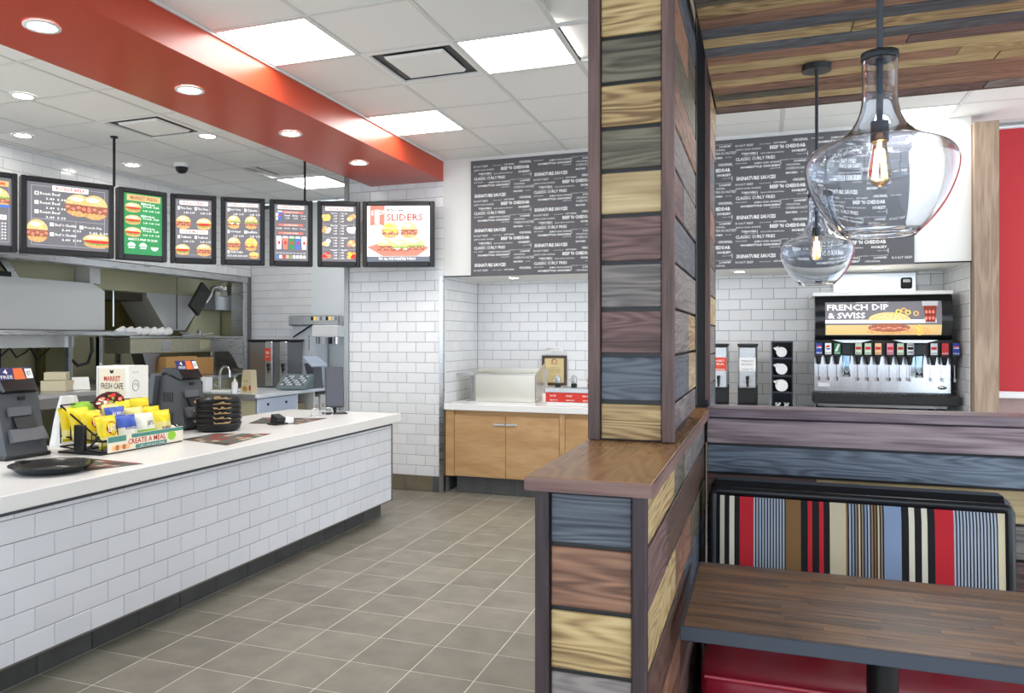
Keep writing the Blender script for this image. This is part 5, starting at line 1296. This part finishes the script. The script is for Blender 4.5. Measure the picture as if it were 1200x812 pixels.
KRAFT = mat('kraft_board', (184, 140, 86), rough=.8); KRAFT2 = mat('pale_board', (200, 190, 160), rough=.8)
carton(-5.85, 5.28, 1.025, .22, .16, .09, KRAFT2, 'pale folded carton on the prep table, lower of the two', R(20))
carton(-5.88, 5.30, 1.118, .18, .14, .07, KRAFT2, 'pale folded carton on the prep table, upper of the two', R(35))
pb = thing('paper_pad', 'white paper pad leaning on the pale cartons of the prep table', 'paper', (-5.72, 5.42, 1.028), rz=R(60), tilt=Matrix.Rotation(R(-25), 4, 'X'))
MB().box(-.07, .07, -.006, .006, 0, .12).build('sheets', PAPER, pb)
carton(-5.9, 5.75, .302, .3, .3, .45, mat('red_crate', (170, 44, 32), rough=.6), 'red crate on the shelf under the prep table', name='red_crate', cat='crate')
ov = thing('slicer_oven', 'dark open oven with hanging cords behind the pass ledge posts', 'oven', (-6.95, 5.2, .9))
MB().box(-7.4, -6.6, 3.6, 4.85, .9, 1.5, bev=.01).box(-7.4, -6.75, 4.85, 6.3, .9, 1.02, bev=.01).build('body', STEEL_D, ov, world=True)
MB().box(-7.3, -6.62, 4.95, 5.35, 1.03, 1.5).build('cavity', BLACK, ov, world=True)
m = MB()
for k in range(4): m.tube([(-6.5, 4.9+.22*k, 1.40), (-6.5, 4.97+.22*k, 1.31-.03*(k % 2)), (-6.5, 5.06+.22*k, 1.35), (-6.5, 5.12+.22*k, 1.40)], .008, n=6)
m.build('cord', BLACK, ov, world=True)
cbh = thing('hanging_cable', 'black cable looping between the posts of the pass ledge', 'cable', (-6.3, 5.95, 1.2))
MB().tube([(-6.3, 5.80, 1.5), (-6.3, 5.82, 1.3), (-6.3, 5.92, 1.22), (-6.3, 6.05, 1.24), (-6.3, 6.10, 1.36), (-6.3, 6.09, 1.5)], .016, n=8).build('cable', BLACK, cbh, world=True)
# fryer recess and hood whose pale trapezoid gives reflected light a solid shape
fr = thing('fryer_recess', 'dark open fryer bay between the two hoods in the kitchen', 'fryer', (-7.2, 7.2, .9))
OLIVE = mat('olive_bay_steel', (112, 102, 60), rough=.5, metal=.4, var=.2, vscale=4)  # dark olive tone with random mottling
m = MB(); m.box(-7.56, -7.5, 6.55, 8.2, .9, 2.02); m.build('back', OLIVE, fr, world=True)
MB().box(-7.5, -6.95, 6.56, 7.48, 1.93, 2.02).build('top', mat('recess_brown', (66, 58, 38), rough=.6), fr, world=True)
MB().box(-7.5, -7.1, 6.6, 7.8, .9, 1.58, bev=.01).build('tank', STEEL_O, fr, world=True)
MB().cyl((-6.9, 6.98, 1.62), (-6.9, 6.98, 2.028), .012).build('rod', CHROME, fr, world=True)
carton(-7.3, 7.0, 1.582, .25, .2, .16, KRAFT, 'brown carton on the fryer tank in the dark bay')
ih = thing('reflection_hood', 'stainless hood with a pale trapezoid shaped after reflected light in the pass-through', 'hood', (-7.0, 8.1, 1.58))
m = MB(); m.prism([(7.83, 1.585), (8.16, 1.585), (8.53, 1.98), (8.53, 2.03), (7.5, 2.03), (7.5, 1.99)], -7.35, -6.9, M=Matrix(((0, 0, 1, 0), (1, 0, 0, 0), (0, 1, 0, 0), (0, 0, 0, 1)))); m.build('shell', STEEL_H, ih, world=True)
MB().box(-6.905, -6.895, 8.01, 8.02, 1.6, 2.3).build('seam', BLACK_M, ih, world=True)
MB().box(-7.0, -6.895, 6.54, 8.0, 2.03, 3.1).box(-7.0, -6.895, 8.004, 8.88, 2.03, 3.1).build('upper_panel', STEEL_O, ih, world=True)
MB().prism([(8.17, 1.50), (8.88, 1.50), (8.88, 2.028), (8.54, 2.028)], -7.0, -6.91, M=Matrix(((0, 0, 1, 0), (1, 0, 0, 0), (0, 1, 0, 0), (0, 0, 0, 1)))).build('side_panel', STEEL_O, ih, world=True)
# monitor on an arm
km = thing('kitchen_monitor', 'black kitchen screen on a jointed steel arm inside the pass-through', 'monitor', (-6.5, 7.95, 1.97))
Mm = Matrix.Rotation(R(-38), 4, 'X')
MB().box(-.02, .03, -.10, .10, -.19, .19, M=Mm, bev=.008).build('housing', mat('screen_off', (40, 44, 38), rough=.3), km)
MB().tube([(0, .10, -.05), (0, .20, .05), (0, .24, .15), (0, .33, .17), (0, .48, .14)], .025).box(-.06, .06, .46, .56, .05, .24, bev=.01).build('arm', CHROME, km)
MB().box(-.02, .05, .50, .545, .08, .2, bev=.01).build('wall_plate', PALE_W, km)
gb = thing('steel_wall_box', 'grey steel control box low on the pass-through end wall', 'box', (-6.75, 8.65, 1.85))
MB().box(-.1, .1, -.2, .2, 0, .25, bev=.006).build('body', STEEL_D, gb)
# pass shelf with cups, speckled warmer below it
ps = thing('pass_shelf', 'stainless shelf carrying a lying row of white cups in the pass-through', 'shelf', (-6.4, 7.5, 1.5))
MB().box(-6.62, -6.2, 6.5, 8.44, 1.488, 1.512, bev=.004).build('top', STEEL, ps, world=True)
for y in (6.7, 8.3): MB().box(-6.6, -6.56, y, y+.04, 1.062, 1.488).build('post', STEEL, ps, world=True)
for k in range(7):
    c = thing('foam_cup', 'white cup lying on the pass shelf, %s of its row from the camera' % ('first', 'second', 'third', 'fourth', 'fifth', 'sixth', 'seventh')[k], 'cup', (-6.35, 6.52+.115*k, 1.559), group='white cups lying on the pass shelf')
    m = MB(); m.lathe([(.032, -.06), (.046, .05), (.043, .05), (.03, -.055), (.001, -.055)], n=16, M=Matrix.Rotation(R(-75), 4, 'X') @ Matrix.Rotation(R(10*(k % 3)), 4, 'Y')); m.build('body', PALE_W, c)
tg = thing('steel_tongs', 'steel tongs lying past the white cups on the pass shelf', 'tongs', (-6.3, 7.6, 1.53))
MB().tube([(0, -.22, .02), (0, .1, .0), (.02, .32, .02)], .012).tube([(.02, -.22, -.01), (.02, .1, .0), (.02, .32, .015)], .010).build('arms', CHROME, tg)
MB().box(-.02, .03, .08, .12, -.012, .06, bev=.006).build('handle', STEEL, tg)
fw = thing('food_warmer', 'speckled stainless food warmer with a shiny curved end under the pass shelf', 'warmer', (-6.35, 7.4, 1.0))
MB().box(-6.55, -6.19, 6.50, 7.78, 1.325, 1.482, bev=.006).build('hood', mat('speckled_steel', (172, 168, 146), rough=.45, metal=.7, var=.25, vscale=90), fw, world=True)
MB().box(-6.188, -6.183, 6.95, 7.08, 1.34, 1.46).build('vent_panel', STEEL, fw, world=True)
MB().box(-6.186, -6.182, 7.56, 7.74, 1.36, 1.46).build('control_plate', STEEL_O, fw, world=True)
MB().prism([(7.78, 1.482), (8.40, 1.482), (8.40, 1.10), (8.3, 1.12), (8.2, 1.25), (8.12, 1.325), (7.78, 1.325)], -6.55, -6.19, M=Matrix(((0, 0, 1, 0), (1, 0, 0, 0), (0, 1, 0, 0), (0, 0, 0, 1)))).build('curved_end', STEEL, fw, world=True)
MB().box(-6.24, -6.2, 7.83, 7.87, 1.062, 1.325).build('post', CHROME, fw, world=True)
MB().prism([(6.72, 1.325), (6.98, 1.325), (6.90, 1.08), (6.82, 1.08)], -6.4, -6.24, M=Matrix(((0, 0, 1, 0), (1, 0, 0, 0), (0, 1, 0, 0), (0, 0, 0, 1)))).build('funnel', STEEL_D, fw, world=True)
wt = thing('steel_work_table', 'stainless table under the speckled food warmer', 'table', (-6.2, 7.3, 0))
MB().box(-6.6, -5.85, 6.3, 8.4, 1.02, 1.06, bev=.004).build('top', STEEL, wt, world=True)
MB().box(-6.58, -5.9, 6.35, 8.35, .1, 1.02).build('body', STEEL_O, wt, world=True)
carton(-6.32, 7.22, 1.062, .36, .5, .22, KRAFT, 'brown carton under the food warmer, nearer the camera', name='brown_carton')
carton(-6.32, 7.64, 1.062, .32, .3, .2, KRAFT, 'brown carton under the food warmer, next to its post', name='brown_carton')
# L-shaped steel counter with the sink end
kc = thing('kitchen_counter', 'pale steel kitchen counter with open cubbies behind the order counter', 'counter', (-5.4, 7.7, 0))
BLUEW = mat('blue_white_panel', (206, 216, 236), rough=.4)
MB().box(-5.75, -4.88, 6.88, 8.6, .865, .90, bev=.004).build('top', mat('pale_top', (232, 238, 246), rough=.25), kc, world=True)
MB().box(-5.72, -4.92, 6.86, 6.9, .84, .905, bev=.004).build('end_rail', STEEL_D, kc, world=True)
MB().box(-5.7, -4.93, 6.92, 6.94, .1, .84).build('end_panel', STEEL_O, kc, world=True)
MB().box(-4.94, -4.905, 6.92, 7.63, .1, .855).build('front_panel', BLUEW, kc, world=True)
for y in (7.08, 7.42): MB().cyl((-4.906, y, .79), (-4.895, y, .79), .014).build('knob', BLACK, kc, world=True)
for y in (7.645, 8.0, 8.56): MB().box(-5.5, -4.905, y-.012, y+.012, .1, .86).build('divider', PALE_W, kc, world=True)
MB().box(-5.6, -5.55, 7.65, 8.58, .1, .86).box(-5.55, -4.92, 7.66, 8.55, .50, .52).build('cubby_back', mat('cubby_brown', (112, 100, 74), rough=.7), kc, world=True)
CW = mat('white_carton', (236, 234, 230), rough=.7)
carton(-5.12, 7.82, .522, .26, .26, .22, mat('tan_carton', (150, 138, 112), rough=.8), 'tan carton in the first cubby of the kitchen counter', R(90))  # carton board in plain tan
for k, y in enumerate((8.1, 8.26, 8.42)):
    carton(-5.08, y, .522, .12, .28, .29-.02*(k == 0), CW, 'white printed carton in the kitchen cubby, %s from the tan one' % ('first', 'second', 'third')[k], R(90), print_='SALT')
fc = thing('sink_faucet', 'chrome gooseneck faucet over the kitchen hand sink', 'faucet', (-5.5, 7.06, .90))
MB().tube([(0, 0, 0), (0, 0, .20), (.012, 0, .25), (.05, 0, .285), (.10, 0, .28), (.125, 0, .24), (.13, 0, .17)], .012).cyl((0, 0, 0), (0, 0, .03), .03).tube([(0, 0, .06), (-.07, 0, .09)], .009).build('spout', CHROME, fc)
MB().box(-.10, .16, -.05, .16, 0, .03, bev=.012).build('basin_rim', SOLID, fc)
sn = thing('soap_bottle', 'white pump bottle beside the kitchen faucet', 'bottle', (-5.30, 7.05, .90))
MB().lathe([(.03, 0), (.033, .01), (.033, .11), (.012, .135), (.012, .155)], n=18).build('bottle', PALE_W, sn); MB().cyl((0, 0, .155), (0, 0, .19), .006).box(-.008, .04, -.008, .008, .185, .195).build('pump', STEEL, sn)
nd = thing('napkin_box', 'white tabletop napkin box with dark slots by the kitchen faucet', 'dispenser', (-5.72, 7.02, .905))
MB().box(-.11, .11, -.05, .06, 0, .16, bev=.006).build('body', PALE_W, nd)
for s in (-.05, .05): MB().box(s-.016, s+.016, -.0535, -.05, .03, .12).build('slot', BLACK, nd)
fb = thing('paper_bag', 'tan paper bag with red print standing next to the soap bottle', 'bag', (-5.14, 7.08, .90), rz=R(-12))
m = MB(); m.prism([(-.085, 0), (.085, 0), (.065, .25), (-.055, .25)], -.04, .04, M=Matrix.Rotation(R(90), 4, 'X')); m.build('body', mat('tan_paper', (206, 192, 158), rough=.8), fb)
m = MB(); m.use(PRINT_R); m.add([(.055+p, -.0412, .06+q) for p, q in ell(0, 0, .016, .03, n=12)], [tuple(range(12))]); m.use(mat('olive_print', (176, 140, 60), rough=.8)); m.add([(-.02+p, -.0414, .05+q) for p, q in ell(0, 0, .04, .03, n=12)], [tuple(range(12))]); text(m, 'fresh', -.04, .12, .07, .03, -.0414, .01); m.build('print', None, fb)
# twin urns on the kitchen counter
tu = thing('twin_tea_urn', 'wide stainless twin urn with two taps and a red label in the kitchen', 'drink dispenser', (-5.50, 8.05, .90))
MB().box(-.27, .27, -.10, .22, 0, .55, bev=.012).build('body', STEEL_D, tu); MB().box(-.285, .285, -.12, .235, .55, .572, bev=.005).build('lid', BLACK, tu)
for k, x in enumerate((.02, .22)):
    MB().box(x-.05, x+.05, -.13, -.10, .02, .55, bev=.012).build('column', STEEL, tu)
    MB().cyl((x+.02, -.13, .22), (x+.02, -.17, .22), .012).cyl((x+.02, -.165, .25), (x+.02, -.165, .18), .012, .008).box(x+.005, x+.035, -.18, -.15, .25, .29, bev=.004).build('tap', BLACK, tu)
MB().box(-.03, .05, -.134, -.13, .32, .47).build('label_card', mat('dispenser_red', (220, 74, 46)), tu)
m = MB(); text(m, 'TEA', -.015, .40, .05, .03, -.1345, .02); text(m, 'sweet', -.015, .36, .05, .02, -.1345); m.build('lettering', PRINT_W, tu)
# till console and angled screen
co = thing('order_console', 'sloping grey order console on the kitchen counter', 'console', (-5.03, 7.80, .90), rz=R(15))
MB().prism([(-.16, .01), (-.16, .04), (.14, .17), (.16, .15), (.16, .01)], -.17, .17, M=Matrix(((0, 0, 1, 0), (1, 0, 0, 0), (0, 1, 0, 0), (0, 0, 0, 1)))).build('body', mat('console_grey', (122, 136, 140), rough=.45), co)
m = MB(); fz = lambda u, v: (-.15+.30*u, -.15+.28*v, .0455+.1213*v+.0015)
for i in range(8):
    for j in range(5):
        if i in (3, 4) and j > 2: continue
        m.use([PALE_W, DARK2, BLUEW][(i+j) % 3]); m.add([fz(.05+.115*i, .08+.17*j), fz(.14+.115*i, .08+.17*j), fz(.14+.115*i, .2+.17*j), fz(.05+.115*i, .2+.17*j)], [(0, 1, 2, 3)])
m.build('keypad', None, co, kind='stuff')
ks = thing('order_screen', 'grey angled order screen with a glossy shield at the kitchen counter end', 'monitor', (-4.98, 8.12, .90), rz=R(-25))
MB().prism([(-.10, 0), (-.06, .14), (-.12, .29), (.06, .29), (.08, .12), (.10, 0)], -.06, .06, M=Matrix.Rotation(R(90), 4, 'X')).build('stand', DARK2, ks)
m = MB(); m.box(-.01, .22, -.12, .10, -.01, .012, M=Matrix.Translation((-.06, 0, .36)) @ Matrix.Rotation(R(28), 4, 'Y'), bev=.004); m.build('shield', mat('pale_blue_screen', (196, 208, 226), rough=.15), ks)
# shake machine on the back wall
sm = thing('shake_machine', 'white shake machine with steel spouts and small flavour labels on the kitchen wall', 'drink machine', (-5.05, 8.35, .90))
MB().box(-.36, -.02, -.05, .24, 0, .74, bev=.01).build('cabinet', mat('machine_white', (228, 232, 240), rough=.35), sm)
MB().box(-.36, .34, -.12, .24, .74, .86, bev=.01).build('head', STEEL, sm)
MB().box(-.01, .34, -.16, .02, .60, .74, bev=.012).build('spout_block', PALE_W, sm)
for k in range(4): MB().cyl((.04+.085*k, -.09, .52), (.04+.085*k, -.09, .61), .022, n=14).build('spout', [STEEL_D, PALE_W, BLACK, CHROME][k], sm)
m = MB()
for k in range(9): m.use([PRINT_K, LITYEL, PALE_W, STEEL_D, BLUEW][k % 5]); m.box(-.04+.041*k, -.012+.041*k, -.124, -.12, .80, .845)
m.build('flavour_label', None, sm, kind='stuff')
MB().tube([(-.30, -.10, .60), (-.02, -.13, .75)], .010).build('strut', BLACK, sm)
m = MB(); text(m, 'SHAKES', 0, 0, 1, 1, 0, .02, fn=lambda a, b: (-.12+.02*b, -.0515, .62-.18*a)); m.build('lettering', PRINT_K, sm)

# shop front behind the camera, reflected in the glass
m = MB()
for x in (-7.5, -6, -4.5, -3, -1.5, 0, 1.5, 3): m.box(x-.03, x+.03, -1.46, -1.4, .5, 2.7)
m.box(-8.9, 4.4, -1.46, -1.4, 0, .5).box(-8.9, 4.4, -1.46, -1.4, 2.7, 3.2)
m.build('window_1', mat('shopfront_metal', (70, 70, 72), rough=.4), kind='structure')
# unseen panel lights added to brighten the cook line and kitchen aisle
for x, y, w in ((-6.95, 6.9, 'past the exhaust hood'), (-6.75, 3.2, 'before the exhaust hood')):
    panel_light(x, y, 'added unseen fill light panel over the cook line, ' + w, z=3.225)
for x, y, w in ((-4.6, 2.3, 'order counter'), (-5.8, 2.3, 'prep table'), (-5.8, .9, 'aisle near the shop front')):
    panel_light(x, y, 'added unseen fill light panel over the near end of the ' + w, z=3.225)
